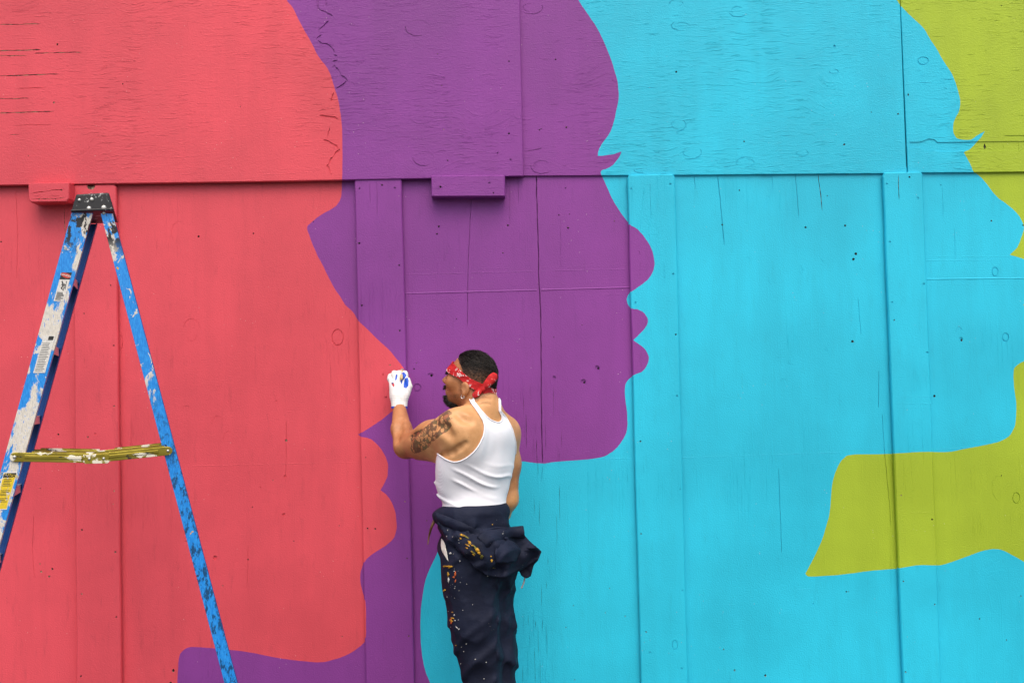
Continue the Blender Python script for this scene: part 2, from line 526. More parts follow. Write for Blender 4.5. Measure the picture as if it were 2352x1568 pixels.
s1 += knot(968, 268, 27, 17, .001, .8, 20, 200)
for P, w in (([(729, -40), (729, 0), (730.5, 20), (746, 27), (764.6, 37)], 1.8), ([(756, 47.6), (744, 60), (730.5, 70)], 1.3), ([(739, 80), (724, 91)], 1.5),
          ([(730.5, 92), (739, 100), (751, 101), (761, 109), (770, 121)], 1.5), ([(766, 126), (776.5, 130)], 1.2), ([(763, 141), (776.5, 138)], 1.2), ([(761, 156), (768, 150), (781.5, 168), (797, 185), (788, 195.6), (770.6, 204)], 1.5),
          ([(766, 212.6), (763, 224), (761, 234.7)], 1.3), ([(729, 255), (751, 251.7)], 1.1), ([(734, 264.6), (756, 268), (778, 273)], 1.3), ([(757.7, 292.5), (752.6, 316)], 1.0),
          ([(742.4, 321), (757.7, 326.5), (780.5, 342.5), (761, 364), (751.6, 381), (763, 404)], 1.4), ([(749, -30), (749, 0), (751, 17)], 1.4)):
    s1.append(crack(P, w * 1.15, .0045, None, 1.2, 5))
plank('plywood_sheet', wall, [(-900, TOP), (1184, TOP), (1192, 0), (1201, 403), (1000, 408), (600, 415.5), (0, 424), (-900, 438)], -.034, -.0115, True, s1, ease=.0028)
s2 = [hole(1301, 292.5, 2.4), hole(1239, 299, 1.8), hole(1243, 296, 1.3), hole(1553, 165.6, 2.6), hole(1709, 325, 2), hole(2062.5, 262, 2.2), hole(1917, 106.5, 2.6, .005, None), hole(1939, 332, 2.6, .004, 'raw'),
      hole(1276, 137, 2), crack([(1203, 349), (1225, 345), (1247, 340)], .9, .004), hole(2001, 258, 1.2)]
for (x, y, rx, ry) in ((1244, 381, 25, 18), (1220, 18, 26, 15), (1555.7, 287, 19, 15), (1586, 350, 25, 16), (1715.5, 374, 24, 13), (1566, 60, 24, 11), (1695, 25.5, 21, 14), (1556, 8, 18, 8), (1470.7, 391, 14, 6), (1913, 165, 12, 6), (1840, 352, 16, 8)):
    a = rng.uniform(0, 360)
    s2 += knot(x, y, rx, ry, .0026, 1.2, a, a + 150) + knot(x, y, rx * .7, ry * .65, .0018, .9, a + 120, a + 290)
for k in range(46):                                     # open checks of the rough veneer
    x = rng.uniform(1230, 2040); y = rng.uniform(8, 385); L = rng.uniform(8, 30)
    s2.append(crack([(x, y), (x + L, y + rng.uniform(-2.5, 1.5))], rng.uniform(.35, .6), .0014, None, .3, 12))
plank('plywood_sheet', wall, [(1176, TOP), (2050, TOP), (2066, 0), (2081.5, 396.8), (2000, 397.5), (1560, 401), (1176, 403.2)], -.0110, .003, True, s2, ease=.002)
s3 = [hole(2086, 217.7, 2.2), hole(2300, 14, 1.4),
      ([(2090, 326), (2112, 326), (2122, 323), (2132, 318.5), (2146, 320), (2154, 327), (2200, 326), (2260, 325), (2352, 324), (2700, 323), (2700, 345), (2352, 346.5), (2240, 347.3), (2160, 348.5), (2128, 346), (2115, 339), (2090, 339)], .0035, None),
      ([(2303, 311), (2352, 311), (2500, 310), (2500, 313.4), (2352, 313.6), (2320, 314)], .003, None),
      crack([(2262, 329), (2263, 344)], 3.0, .006, 'dark', .2), crack([(2305, 330), (2305, 345)], .8, .005), crack([(2340, 328), (2341, 345)], 1.2, .005)]
s3 += knot(2120, 140, 12, 8.5, .003, 1.2) + knot(2232, -2, 14, 6, .0015, 1, 20, 170)
for k in range(34):
    x = rng.uniform(2095, 2345); y = rng.uniform(8, 300); L = rng.uniform(8, 34)
    s3.append(crack([(x, y), (x + L, y + rng.uniform(-2.5, 1.5))], rng.uniform(.35, .7), .0014, None, .3, 12))
plank('plywood_sheet', wall, [(2053, TOP), (3500, TOP), (3500, 384), (2352, 393.5), (2235, 394.8), (2086.5, 396), (2069.5, 0)], -.0125, .003, True, s3, ease=.002)
# --- tall panels below them
p0 = [crack([(36, 430), (40, 520), (39, 640)], .45, .002), crack([(147, 474), (151, 560), (152, 600)], .6, .003, 'raw'), hole(95, 1312, 2.6, .005, 'raw'), hole(120, 1305.6, 2.6, .005), hole(113, 1323, 2.6, .005, 'raw'),
      hole(134, 997, 2.2), hole(92, 1121, 1.6), hole(108, 1047, 1.4), hole(2, 555, 2.0), crack([(78, 1180), (74, 1260), (80, 1330)], .45, .002), hole(92, 1294, 1.6, .005, 'raw')]
plank('wall_panel', wall, [(-480, 384), (226, 384), (228, low(0)), (-480, low(0))], .0, .018, False, p0)
p1 = [crack([(657.6, 965), (657, 1040), (656.4, 1109)], .5, .003), hole(657.6, 1011, 3, .006, 'raw'), hole(655, 1093, 3.4, .004, None), hole(651.6, 1181, 3.6, .005, None), hole(494, 1280, 5, .005, None), hole(569.6, 1284, 1.8),
      hole(398, 1539, 4, .005), hole(456, 543, 2.4), hole(582, 536, 2.0), hole(720, 509, 1.4), hole(598, 1118, 1.8, .004, None), hole(627, 1102, 1.4), hole(580, 1164, 1.5), hole(779, 1206.6, 1.4), hole(786, 1461, 1.6), hole(675, 1242, 1.4),
      hole(635, 921, 2.6, .003, None), crack([(570, 1250), (568, 1345)], .4, .002), ridge_line((440, 1069.6), (828.5, 1061), .7, -.0008), hole(512, 1344, 1.2), hole(427, 1242, 1.3), hole(392, 1567, 3, .005)]
p1 += knot(775.6, 774.7, 13, 18, .0035, 1.6) + knot(275, 786, 7, 17, .003, 1.4, -90, 90) + knot(440, 760, 20, 28, .0014, .9, 200, 340) + knot(440, 765, 12, 18, .0012, .7, 10, 150) + knot(500, 975, 14, 20, .0012, .8, 180, 330) + knot(428, 950, 12, 18, .0012, .8, 210, 340)
p1 += knot(525, 1010, 12, 20, .0012, .8, 150, 300) + knot(412, 535, 18, 26, .0012, .8, 130, 280)
plank('wall_panel', wall, [(226.5, 384), (868, 384), (896, low(0)), (228.5, low(0))], .0, .018, False, p1)
p2 = [crack([(1231.6, 400), (1234, 496), (1237, 586), (1237.6, 640), (1241.5, 706), (1243, 796), (1243, 897.7), (1244.6, 995.7), (1246, 1064)], 1.25, .014, None, .6, 12), crack([(1246, 1069), (1243.6, 1108)], .8, .004),
      crack([(1083, 452), (1078.6, 532), (1075, 616), (1074, 670), (1073.5, 750)], .7, .005), crack([(1190, 405), (1191, 470)], .6, .004), crack([(1170, 405), (1171, 520)], .4, .003), crack([(1288, 500), (1288, 640)], .35, .002),
      hole(1008, 520, 2.3), hole(1003.6, 537, 2.3), hole(1166.5, 517.6, 2.4), hole(1304.5, 523, 2.6), hole(1283.5, 494, 1.8), hole(1308, 492, 1.2), hole(1048.6, 732, 1.4), hole(1155, 581, 1.6), hole(1299, 432, 2.0, .004, None), hole(1411, 507.5, 1.4, .004, 'raw'),
      hole(1337, 746, 1.3), hole(1272, 774, 1.4), hole(951, 847, 2.0), hole(957, 833, 1.4, .004, 'raw'), hole(980, 1195, 1.6, .004, 'raw'),
      ridge_line((928.6, 622), (1230, 614), .6, -.0006), ridge_line((1240, 613.7), (1446, 609), .6, -.0006), ridge_line((928, 630.6), (1230, 623), .7, -.0009), ridge_line((1241, 622.5), (1446, 617.5), .7, -.0009), ridge_line((930, 674), (1234, 666), 1.4, -.002), ridge_line((1243, 665.7), (1446, 660), 1.4, -.002),
      ridge_line((930, 688), (1234, 681), .5, -.0006), ridge_line((1245, 680.6), (1444, 675.6), .5, -.0006), ridge_line((945, 1067), (1010, 1066), .6, -.0008), ridge_line((1380, 1053), (1452, 1052), .7, -.0008), ridge_line((1272, 1073), (1340, 1068), .5, -.0006),
      dish(989, 861, 7, 5, .003), hole(991, 862, 3, .007), hole(1273, 867.5, 4.6, .005, None), hole(1340.6, 875.8, 7, .005, None), hole(1372, 845, 6, .005, None), hole(1374, 846, 2.6, .008), hole(1342, 878, 2.6, .008)]
p2 += knot(958.4, 889.7, 8, 8, .003, 1.3)
for k in range(60):                                     # weathered vertical checks beside the joint
    x = rng.gauss(1238, 28); y = rng.uniform(880, 1640); L = rng.uniform(20, 90)
    if 1236 - abs(y - 1060) * .02 < x < 1252 and y < 1120: continue
    p2.append(crack([(x, y), (x + L * .012 + rng.uniform(-1, 1), y + L)], rng.uniform(.25, .55), .0025, 'dark' if rng.random() < .35 else None, .3, 16))
for x, y in ((1410, 1406), (1337, 1390), (1320, 1440), (1456, 1414), (1532, 1413), (1340, 1560), (1420, 1350)):
    p2.append(hole(x - 20, y, 1.3))
plank('wall_panel', wall, [(868.5, 384), (1493, 384), (1530, low(0)), (896.5, low(0))], .0, .018, False, p2)
p3 = [crack([(1648, 401), (1651, 430), (1654, 454), (1659, 514), (1663.6, 564)], .8, .006), hole(1658.6, 516, 2.2), ([(1748, 400), (1773, 400), (1775.7, 425), (1767, 455), (1758, 481), (1753, 452), (1749.5, 428)], .002, None),
      crack([(1878.4, 399), (1883.5, 436), (1889, 487)], .9, .006, 'raw'), crack([(1826.5, 399), (1832, 463), (1834, 500)], .5, .004), crack([(2018.5, 849), (2017.6, 937)], .7, .004), crack([(2026, 947), (2032, 1045), (2041, 1133), (2046, 1207)], .6, .004),
      crack([(1788.5, 1074), (1791, 1153), (1795.4, 1270)], .6, .004), crack([(1594, 402), (1597, 436)], .6, .004), crack([(1970, 680), (1978, 770)], .5, .003),
      hole(1850, 522, 2.6), hole(1941, 518, 2.6), hole(1960, 594.7, 3.2), hole(1966, 583, 3.2, .005), hole(1958, 784, 3.2), hole(1757.7, 1550, 3), hole(1944, 1358, 2), hole(1868, 1386, 2.4, .003, None), hole(1698, 437, 1.6),
      hole(1687, 1538, 2), hole(1662, 1490, 1.5), hole(1949, 1358, 1.2), hole(1860, 1588, 2), hole(1900, 450, 1.4), hole(1944, 400.5, 1), ridge_line((1568, 1050.6), (1740.6, 1044.7), .7, -.0008), ridge_line((1742, 1044.6), (1930, 1038.5), .7, -.0008), ridge_line((1827, 1353), (1864, 1351), .6, -.0008)]
for (x, y) in ((1715, 600), (1770, 640), (1690, 830), (1790, 830), (1835, 620), (1893, 590), (1905, 800), (1820, 830), (2012, 610), (1640, 1240), (1800, 880), (1930, 930)):
    a = rng.uniform(0, 360)
    p3 += knot(x, y, rng.uniform(5, 10), rng.uniform(6, 13), .0013, .7, a, a + rng.uniform(90, 170))
plank('wall_panel', wall, [(1493.5, 384), (2072, 384), (2122, low(0)), (1530.5, low(0))], .0, .018, False, p3)
p4 = [ridge_line((2125, 588.7), (2318, 589), .6, -.0007), ridge_line((2125, 598), (2285, 597), .7, -.0009), ridge_line((2125, 641), (2500, 637), 1.3, -.002), ridge_line((2125, 654.7), (2345, 652.3), .5, -.0006), ridge_line((2150, 1031.6), (2230, 1027), .7, -.0008),
      hole(2277, 507, 2.2), hole(2161, 425, 1.8, .004, None), hole(2350, 517.5, 2.0), hole(2207.5, 778, 5, .004, None), hole(2209, 781, 2.6, .007), hole(2146, 909, 3.2, .007), hole(2250, 1420, 1.8), hole(2311.7, 1468.6, 1.5), hole(2345, 1368, 1.6), hole(2300, 1092, 1.6),
      crack([(2192, 520), (2194, 610)], .35, .002), crack([(2164, 430), (2166, 500)], .35, .002)]
p4 += knot(2285.5, 624, 7, 10, .003, 1.2) + knot(2309.5, 774, 7, 9, .0035, 1.3) + knot(2334, 1143, 8, 12, .003, 1.2) + knot(2203, 765, 8, 14, .0015, .9, 190, 330) + knot(2300, 1120, 22, 30, .001, .8, 100, 250)
plank('wall_panel', wall, [(2072.5, 384), (2760, 384), (2790, low(0)), (2122.5, low(0))], .0, .018, False, p4)
plank('wall_panel', wall, [(2760.5, 384), (3480, 384), (3480, low(0)), (2790.5, low(0))], .0, .018, False)
plank('wall_panel', wall, [(-900, 384), (-480.5, 384), (-480.5, low(0)), (-900, low(0))], .0, .018, False)
# --- battens over the joints
def rail_x(x0, y0, x1, y1, y):
    return x0 + (x1 - x0) * (y - y0) / (y1 - y0)
def batten(xl, xr, yt, xlb, xrb, rec, wob=.6, c=4):
    out = [(xl + c * .6, yt + 1), (xr - c, yt - .6), (xr, yt + c)]
    yb = low(0) - 1
    for k in range(1, 14):
        y = yt + (yb - yt) * k / 14
        out.append((rail_x(xr, yt, xrb, 1568, y) + rng.uniform(-wob, wob), y))
    out += [(rail_x(xr, yt, xrb, 1568, yb), yb), (rail_x(xl, yt, xlb, 1568, yb), yb)]
    for k in range(13, 0, -1):
        y = yt + (yb - yt) * k / 14
        out.append((rail_x(xl, yt, xlb, 1568, y) + rng.uniform(-wob, wob), y))
    out.append((xl, yt + c * 2))
    plank('batten', wall, out, -.027, -.004, False, rec, ease=.0042)
batten(170, 264, 426, 178, 276, [dish(209, 428.5, 9, 7, .012, 'raw'), hole(262, 1127, 2.2, .004, 'raw'), hole(188, 1216, 2.2), hole(265, 1267, 2.4, .005, 'raw'), hole(188, 1363, 1.8, .004, 'raw'), hole(267, 1415.6, 2.2), hole(186, 1551.6, 2.2), hole(260, 1157, 1.2, .003, 'raw'), hole(193, 720, 1.8, .004, 'raw'),
      hole(261, 793, 2, .004, 'raw'), hole(262, 932, 1.8, .004, 'raw'), hole(254, 655, 1.6), hole(202, 1003, 2.0), hole(219, 996, 2.4, .003, None), crack([(195, 815), (193, 840)], .5, .003)])
batten(816.5, 920, 409.5, 842.5, 950, [hole(825.7, 433, 2.2, .005, None), hole(877.6, 425, 2.4), hole(907, 431.5, 2.6, .005, None), hole(825, 558.7, 2.6), hole(917, 608.8, 2.0), hole(831, 701, 2.4), hole(918, 759, 2.4), hole(887, 912, 2.2, .005, None), hole(930, 1151, 1.8, .005, 'raw'),
      hole(844, 1213, 2.2), hole(862, 1214, 2.2), hole(935, 1281.7, 2.0, .005, 'raw'), hole(939, 1460, 2.2, .005, 'raw'), hole(896, 838, 1.8, .004, 'raw'), hole(840, 1050, 1.4), hole(880, 860, 2.4, .004, None), crack([(849, 418), (851, 470)], .4, .003), crack([(866, 412), (866, 500)], .35, .003), crack([(905, 1556), (911, 1551)], 1.0, .004)])
batten(1443.5, 1548, 402.5, 1475, 1578, [hole(1540, 423, 2.8, .006, None), hole(1450, 433, 2.0, .005, None), hole(1546, 629, 2.6, .006, None), hole(1460, 695, 2.6, .006, None), hole(1552, 768, 2.2), hole(1555, 908.5, 2.4, .006, None), hole(1471, 1013, 2.2), hole(1562, 1123, 2.4, .005, None), hole(1472.5, 1225, 1.8, .005, 'raw'),
      hole(1567, 1355, 2.2, .005, None), hole(1484, 1450, 2), hole(1566, 1534, 2.4, .005, None), hole(1492, 1497, 3, .004, None), crack([(1493, 420), (1495, 500)], .35, .003), crack([(1468, 575), (1470, 590)], 2.2, .002, None), crack([(1472, 600), (1469, 640)], 1.6, .0016, None), crack([(1525, 600), (1526, 650)], 1.0, .0016, None)] + knot(1550, 1480, 6, 10, .003, 1.2))
batten(2030.5, 2117.5, 397.3, 2077.5, 2159.5, [hole(2089, 407, 2.4), hole(2037, 422, 2.2, .005, None), hole(2108, 455, 3.0, .003, None), hole(2044, 555.7, 2.4, .005, None), hole(2122, 651.7, 2.4, .005, None), hole(2049.4, 693.7, 2, .005, None), hole(2054, 735, 1.8), hole(2130, 809, 2.6, .005, None), crack([(2063, 399), (2065, 460)], .8, .006, 'raw'),
      ridge_line((2058, 911.5), (2139, 911), .7, -.0008), ridge_line((2058, 927), (2140, 926.5), .7, -.0008), ridge_line((2058, 935.5), (2140, 935), .6, -.0007), ridge_line((2068, 1177), (2146, 1176), .6, -.0006), hole(2070, 1137, 1.8, .004, 'raw'), hole(2141, 1192, 2.2), hole(2075, 1334, 2.0), hole(2147, 1387, 1.8), hole(2080, 1542, 2)])
batten(-520, -420, 430, -524, -424, [])
batten(2715, 2810, 391, 2776, 2868, [])
# --- two short blocks under the sheets
plank('block', wall, [(66, 421.8), (157.5, 421), (156.5, 455), (152, 461.5), (120, 462), (72, 463), (67.5, 458)], -.088, .002, True,
      [crack([(66.5, 445), (84, 442), (120, 437), (150, 434.5)], .7, .01), hole(141, 436.6, 2.2, .006, 'raw'), crack([(70, 456), (95, 457), (150, 455)], .6, .004, 'raw'), crack([(110, 451), (140, 449.5)], .4, .003), crack([(75, 450), (100, 452)], .5, .003), hole(90, 458, 1.6, .004, 'raw'), hole(128, 457, 1.3, .004, 'raw')], ease=.0035)
plank('block', wall, [(992, 404.8), (1158, 404), (1158.3, 449), (992.5, 449.6)], -.062, .002, True,
      [hole(1011.5, 429, 2.6), hole(1124, 420, 2.6, .006, None), hole(1133, 443, 2.0), ridge_line((993, 422.8), (1158, 421.5), .6, -.0006), crack([(1134, 440), (1132, 446)], 1.0, .008)], ease=.0045)
# framing behind the wall, seen only from the side
def box_mesh(name, lo, hi):
    x0, y0, z0 = lo; x1, y1, z1 = hi
    V = [(x0, y0, z0), (x1, y0, z0), (x1, y1, z0), (x0, y1, z0), (x0, y0, z1), (x1, y0, z1), (x1, y1, z1), (x0, y1, z1)]
    return mesh_py(name, V, [(0, 3, 2, 1), (4, 5, 6, 7), (0, 1, 5, 4), (1, 2, 6, 5), (2, 3, 7, 6), (3, 0, 4, 7)])
STUD = plain('rough_lumber', (.30, .21, .13, 1), .8, 0, 40, .3)
link('backing', box_mesh('backing', (-3.85, .022, .0), (4.2, .11, 3.85)), STUD, wall)

# ------------------------------------------------------------------ ground
def asphalt():
    m = NT('asphalt')
    a = m.noise(m.co, 160, 3); b = m.noise(m.co, 1.2, 4)
    cc = m.mix(m.ramp(a, .35, .7), (.030, .030, .032, 1), (.085, .083, .08, 1))
    cc = m.mix(m.ramp(b, .4, .7, 0, .5), cc, (.10, .095, .09, 1))
    m.set(Base_Color=cc, Roughness=.85, Normal=m.bump(a, .5, .004))
    return m.m
g = link('ground', mesh_py('ground', [(-400, -400, 0), (400, -400, 0), (400, 400, 0), (-400, 400, 0)], [(0, 1, 2, 3)]), asphalt())
g['kind'] = 'structure'
# ------------------------------------------------------------------ step ladder
TH = math.atan((400 - 1176) / FPX)                      # the ladder stands side-on to the photographer
LD = np.array([math.sin(TH), math.cos(TH), 0.0])        # across the ladder (away from the camera)
LA = np.array([math.cos(TH), -math.sin(TH), 0.0])       # from its front rails to its rear rails
_d = ray(200, 907)
LO = CAM + _d * (4.0 / np.linalg.norm(_d)); LO[2] = 0
LW = .25                                                # overall width
def LP(x, y):
    d = ray(x, y)
    t = np.dot(LO - CAM, LD) / np.dot(d, LD)
    p = CAM + d * t - LO
    return np.array([np.dot(p, LA), p[2]])
def L3(a, dd, z):
    return LO + LA * a + LD * dd + np.array([0, 0, z])

def fibreglass():
    m = NT('paint_splashed_fibreglass')
    s = m.xyz(m.co)
    a = m.noise(m.mapping(m.co, (8, 8, 4.2)), 1.0, 6, .66, .5)
    b = m.noise(m.mapping(m.co, (26, 26, 17), (3, 1, 2)), 1.0, 5, .65, .5)
    c = m.noise(m.mapping(m.co, (15, 15, 8), (7, 3, 9)), 1.0, 6, .7, .4)
    y = m.noise(m.mapping(m.co, (30, 30, 22), (1, 8, 4)), 1.0, 4, .6)
    hi = m.ramp(m.math('SUBTRACT', s[2], m.math('MULTIPLY', m.attr('worn'), .62)), .75, 1.05)                        # splashes above knee height, where brushes were wiped
    scr = m.noise(m.mapping(m.co, (220, 220, 60)), 1.0, 3, .7)
    base = m.mix(m.ramp(scr, .35, .7), lin(6, 124, 208), lin(40, 150, 228))
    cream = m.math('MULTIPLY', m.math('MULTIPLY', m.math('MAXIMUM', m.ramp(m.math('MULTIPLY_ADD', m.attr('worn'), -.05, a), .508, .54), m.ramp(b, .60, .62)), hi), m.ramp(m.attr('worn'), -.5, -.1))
    wear = m.mix(m.ramp(scr, .3, .7), lin(226, 219, 203), lin(190, 186, 176))
    cc = m.mix(m.math('MULTIPLY', cream, m.ramp(scr, .30, .40)), base, wear)
    cc = m.mix(m.ramp(y, .685, .70), cc, lin(214, 160, 20))
    top = m.ramp(s[2], 2.02, 2.10)
    blk = m.math('MAXIMUM', m.math('MULTIPLY', m.ramp(c, .50, .53), top), m.ramp(c, .665, .685))
    cc = m.mix(blk, cc, (.012, .012, .013, 1))
    old = m.math('MULTIPLY', m.ramp(m.noise(m.mapping(m.co, (70, 70, 30)), 1.0, 6, .75), .50, .58), m.math('MULTIPLY', m.attr('worn'), m.ramp(s[2], 1.75, 1.25)))
    cc = m.mix(old, cc, lin(6, 68, 112))
    cc = m.mix(m.ramp(m.attr('worn'), -.1, -.5), cc, lin(0, 62, 128))  # far rails: shade painted in as a darker blue
    hgt = m.math('ADD', cream, m.math('MULTIPLY', scr, .3))
    m.set(Base_Color=cc, Roughness=m.math('MULTIPLY_ADD', cream, .25, .42), Normal=m.bump(hgt, .35, .0012))
    return m.m
def gold_metal():
    m = NT('zinc_plated_steel')
    n = m.noise(m.mapping(m.co, (14, 14, 20)), 1.0, 2, .5)
    w = m.noise(m.mapping(m.co, (16, 16, 30), (2, 5, 3)), 1.0, 5, .6)
    k = m.noise(m.mapping(m.co, (13, 13, 26), (8, 1, 6)), 1.0, 5, .6)
    cc = m.mix(m.ramp(n, .3, .7), lin(136, 122, 40), lin(172, 158, 66))
    cw = m.ramp(w, .56, .59); ck = m.ramp(k, .60, .63)
    cc = m.mix(cw, cc, lin(222, 216, 196)); cc = m.mix(ck, cc, (.012, .012, .012, 1))
    met = m.math('SUBTRACT', .75, m.math('MAXIMUM', cw, ck), clamp=True)
    m.set(Base_Color=cc, Metallic=met, Roughness=.38)
    return m.m
def black_cap():
    m = NT('splashed_black_plastic')
    n = m.noise(m.mapping(m.co, (60, 60, 34)), 1.0, 4, .6, .8)
    k = m.noise(m.co, 8, 3)
    cc = m.mix(m.math('MULTIPLY', m.ramp(n, .60, .635), m.ramp(k, .42, .55)), (.014, .014, .015, 1), lin(205, 206, 202))
    m.set(Base_Color=cc, Roughness=.55, Normal=m.bump(n, .2, .001))
    return m.m
FIB, GOLD, CAPM = fibreglass(), gold_metal(), black_cap()
ALU = plain('scuffed_aluminium', (.62, .61, .60, 1), .42, .85, 60, .3)
RUB = plain('black_rubber', (.02, .02, .02, 1), .8)

ladder = empty('step_ladder', tuple(LO), 'blue fibreglass step ladder splashed with old paint, standing by the coral face', 'ladder')

def prism(name, poly, d0, d1, mat, parent=ladder, bevel=0.0):
    """polygon in the ladder's side plane (a, z), from depth d0 to d1"""
    n = len(poly)
    V = [L3(a, d0, z) for a, z in poly] + [L3(a, d1, z) for a, z in poly]
    Fc = [list(range(n))[::-1], list(range(n, 2 * n))] + [[i, (i + 1) % n, n + (i + 1) % n, n + i] for i in range(n)]
    me = mesh_py(name, V, Fc)
    import bmesh
    bm = bmesh.new(); bm.from_mesh(me); bmesh.ops.recalc_face_normals(bm, faces=bm.faces); bm.to_mesh(me); bm.free()
    o = link(name, me, mat, parent)
    if bevel:
        b = o.modifiers.new('bevel', 'BEVEL'); b.width = bevel; b.segments = 2; b.limit_method = 'ANGLE'
    return o

def joined(name, polys, mat, worn=0., parent=ladder, bevel=0.):
    """several prisms (poly, d0, d1) as one mesh: a channel section"""
    V, Fc = [], []
    for poly, d0, d1 in polys:
        n = len(poly); s = len(V)
        V += [L3(a, d0, z) for a, z in poly] + [L3(a, d1, z) for a, z in poly]
        Fc += [[s + i for i in range(n)][::-1], [s + n + i for i in range(n)]] + [[s + i, s + (i + 1) % n, s + n + (i + 1) % n, s + n + i] for i in range(n)]
    me = mesh_py(name, V, Fc)
    import bmesh
    bm = bmesh.new(); bm.from_mesh(me); bmesh.ops.recalc_face_normals(bm, faces=bm.faces); bm.to_mesh(me); bm.free()
    at = me.attributes.new('worn', 'FLOAT', 'POINT')  # wear amount; below zero selects the far rails' painted shade
    at.data.foreach_set('value', np.full(len(me.vertices), worn, np.float32))
    o = link(name, me, mat, parent)
    if bevel:
        b = o.modifiers.new('bevel', 'BEVEL'); b.width = bevel; b.segments = 2; b.limit_method = 'ANGLE'
    return o

def line(p, q):
    """(a, z) line through two photo points -> function z -> a"""
    A, B = LP(*p), LP(*q)
    return lambda z: A[0] + (B[0] - A[0]) * (z - A[1]) / (B[1] - A[1])
fl, fr = line((164, 490), (40, 941)), line((213, 490), (86, 941))
rl, rr = line((231, 490), (350, 941)), line((256.5, 482), (378.5, 941))
ZT = LP(200, 489)[1]
def quad(f, g, z0, z1):
    return [(f(z0), z0), (g(z0), z0), (g(z1), z1), (f(z1), z1)]
T = .0045
for near in (True, False):
    w0, w1 = (0.0, T) if near else (LW - T, LW)
    f0, f1 = (T, .030) if near else (LW - .030, LW - T)
    g = lambda f, o: (lambda z: f(z) + o)
    r = joined('front_rail', [(quad(fl, fr, .03, ZT), w0, w1), (quad(fl, g(fl, .004), .03, ZT), f0, f1), (quad(g(fr, -.004), fr, .03, ZT), f0, f1)], FIB, .0 if near else -1., bevel=.0012)  # far rails go negative: no splashes, shade put into the colour
    joined('rear_rail', [(quad(rl, rr, .03, ZT), w0, w1), (quad(rl, g(rl, .004), .03, ZT), f0, f1), (quad(g(rr, -.004), rr, .03, ZT), f0, f1)], FIB, 1.0 if near else -1., bevel=.0012)
    for f, h in ((fl, fr), (rl, rr)):
        prism('foot', [(f(0) - .006, .0), (h(0) + .006, .0), (h(.07) + .003, .07), (f(.07) - .003, .07)], w0 - .004 if near else LW - .034, .034 if near else LW + .004, RUB, bevel=.004)
# steps of the front side
zs = [LP(60, y)[1] for y in (629, 795, 962, 1125, 1287)]
dz = (zs[0] - zs[-1]) / 4
zk = zs[0]
while zk > .2:
    a0, a1 = fl(zk) + .004, fr(zk) - .010
    c = .004
    joined('step', [([(a0, zk - c), (a1, zk - c), (a1, zk), (a0, zk)], T + .002, LW - T - .002), ([(a1 - c, zk - .028), (a1, zk - .028), (a1, zk - c), (a1 - c, zk - c)], T + .0262, LW - T - .0262), ([(a0, zk - .045), (a0 + c, zk - .045), (a0 + c, zk - c), (a0, zk - c)], T + .0262, LW - T - .0262)], ALU, bevel=.001)
    zk -= dz
# horizontal braces of the rear side
for z in (.35, .75, 1.15, 1.55, 1.9):
    joined('rear_brace', [([(rr(z) - .010, z - .018), (rr(z) - .006, z - .018), (rr(z) - .006, z + .018), (rr(z) - .010, z + .018)], T + .001, LW - T - .001)], ALU)
# top cap
cp = [LP(*p) for p in ((164, 487.5), (261.5, 484), (250.5, 443.5), (175.5, 447.5))]
cap = prism('top_cap', cp, -.012, LW + .012, CAPM, bevel=.005)
lip = [LP(*p) for p in ((163, 487.8), (262.5, 484.2), (261, 479), (164, 482.5))]
prism('cap_lip', lip, -.016, LW + .016, CAPM, bevel=.003)
STEELM = plain('dull_rivet', (.55, .53, .48, 1), .4, .8, 90, .3)
def rivet(x, y, r, dd=-.012, h=.004, mat=STEELM, parent=ladder, name='rivet'):
    ca = LP(x, y); n = 12
    V, Fc = [], []
    for rr_, hh in ((r, 0), (r * .92, h * .6), (r * .55, h)):
        for i in range(n):
            an = 2 * math.pi * i / n
            V.append(L3(ca[0] + rr_ * math.cos(an), dd - hh, ca[1] + rr_ * math.sin(an)))
    for k in range(2):
        for i in range(n):
            Fc.append([k * n + i, k * n + (i + 1) % n, (k + 1) * n + (i + 1) % n, (k + 1) * n + i])
    Fc.append([2 * n + i for i in range(n)])
    link(name, mesh_py(name, V, Fc), mat, parent, True)
for x, y, r in ((183, 461, .0058), (211.5, 459.5, .0066), (205, 480, .0078), (239, 478.5, .0088)):
    rivet(x, y, r)
rivet(238.5, 489.5, .0055, 0, .004)
# spreader bars with their hinge
def bar(name, p, q, h, d0, d1, parent=ladder):
    A, B = LP(*p), LP(*q)
    t = (B - A) / np.linalg.norm(B - A); n = np.array([-t[1], t[0]])
    poly = []
    for c, s in ((A, math.pi / 2), (B, -math.pi / 2)):
        for k in range(7):
            an = s + math.pi * k / 6
            poly.append(tuple(c + h * (t * math.cos(an) + n * math.sin(an))))
    o = prism(name, poly, d0, d1, GOLD, parent, .0012)
    # raised rib along the bar
    rb = [tuple(A + n * h * .45 + t * .03), tuple(A - n * h * .25 + t * .03), tuple(B - n * h * .25 - t * .03), tuple(B + n * h * .45 - t * .03)]
    prism('rib', rb, d0 - .003, d0 + .001, GOLD, o, .0012)
    up = [tuple(A + n * h * .95 + t * .05), tuple(B + n * h * .95 - t * .01), tuple(B + n * h * 1.3 - t * .01), tuple(A + n * h * 1.3 + t * .05)]
    prism('flange', up, d0 + .004, d0 + .022, GOLD, o)
    return o
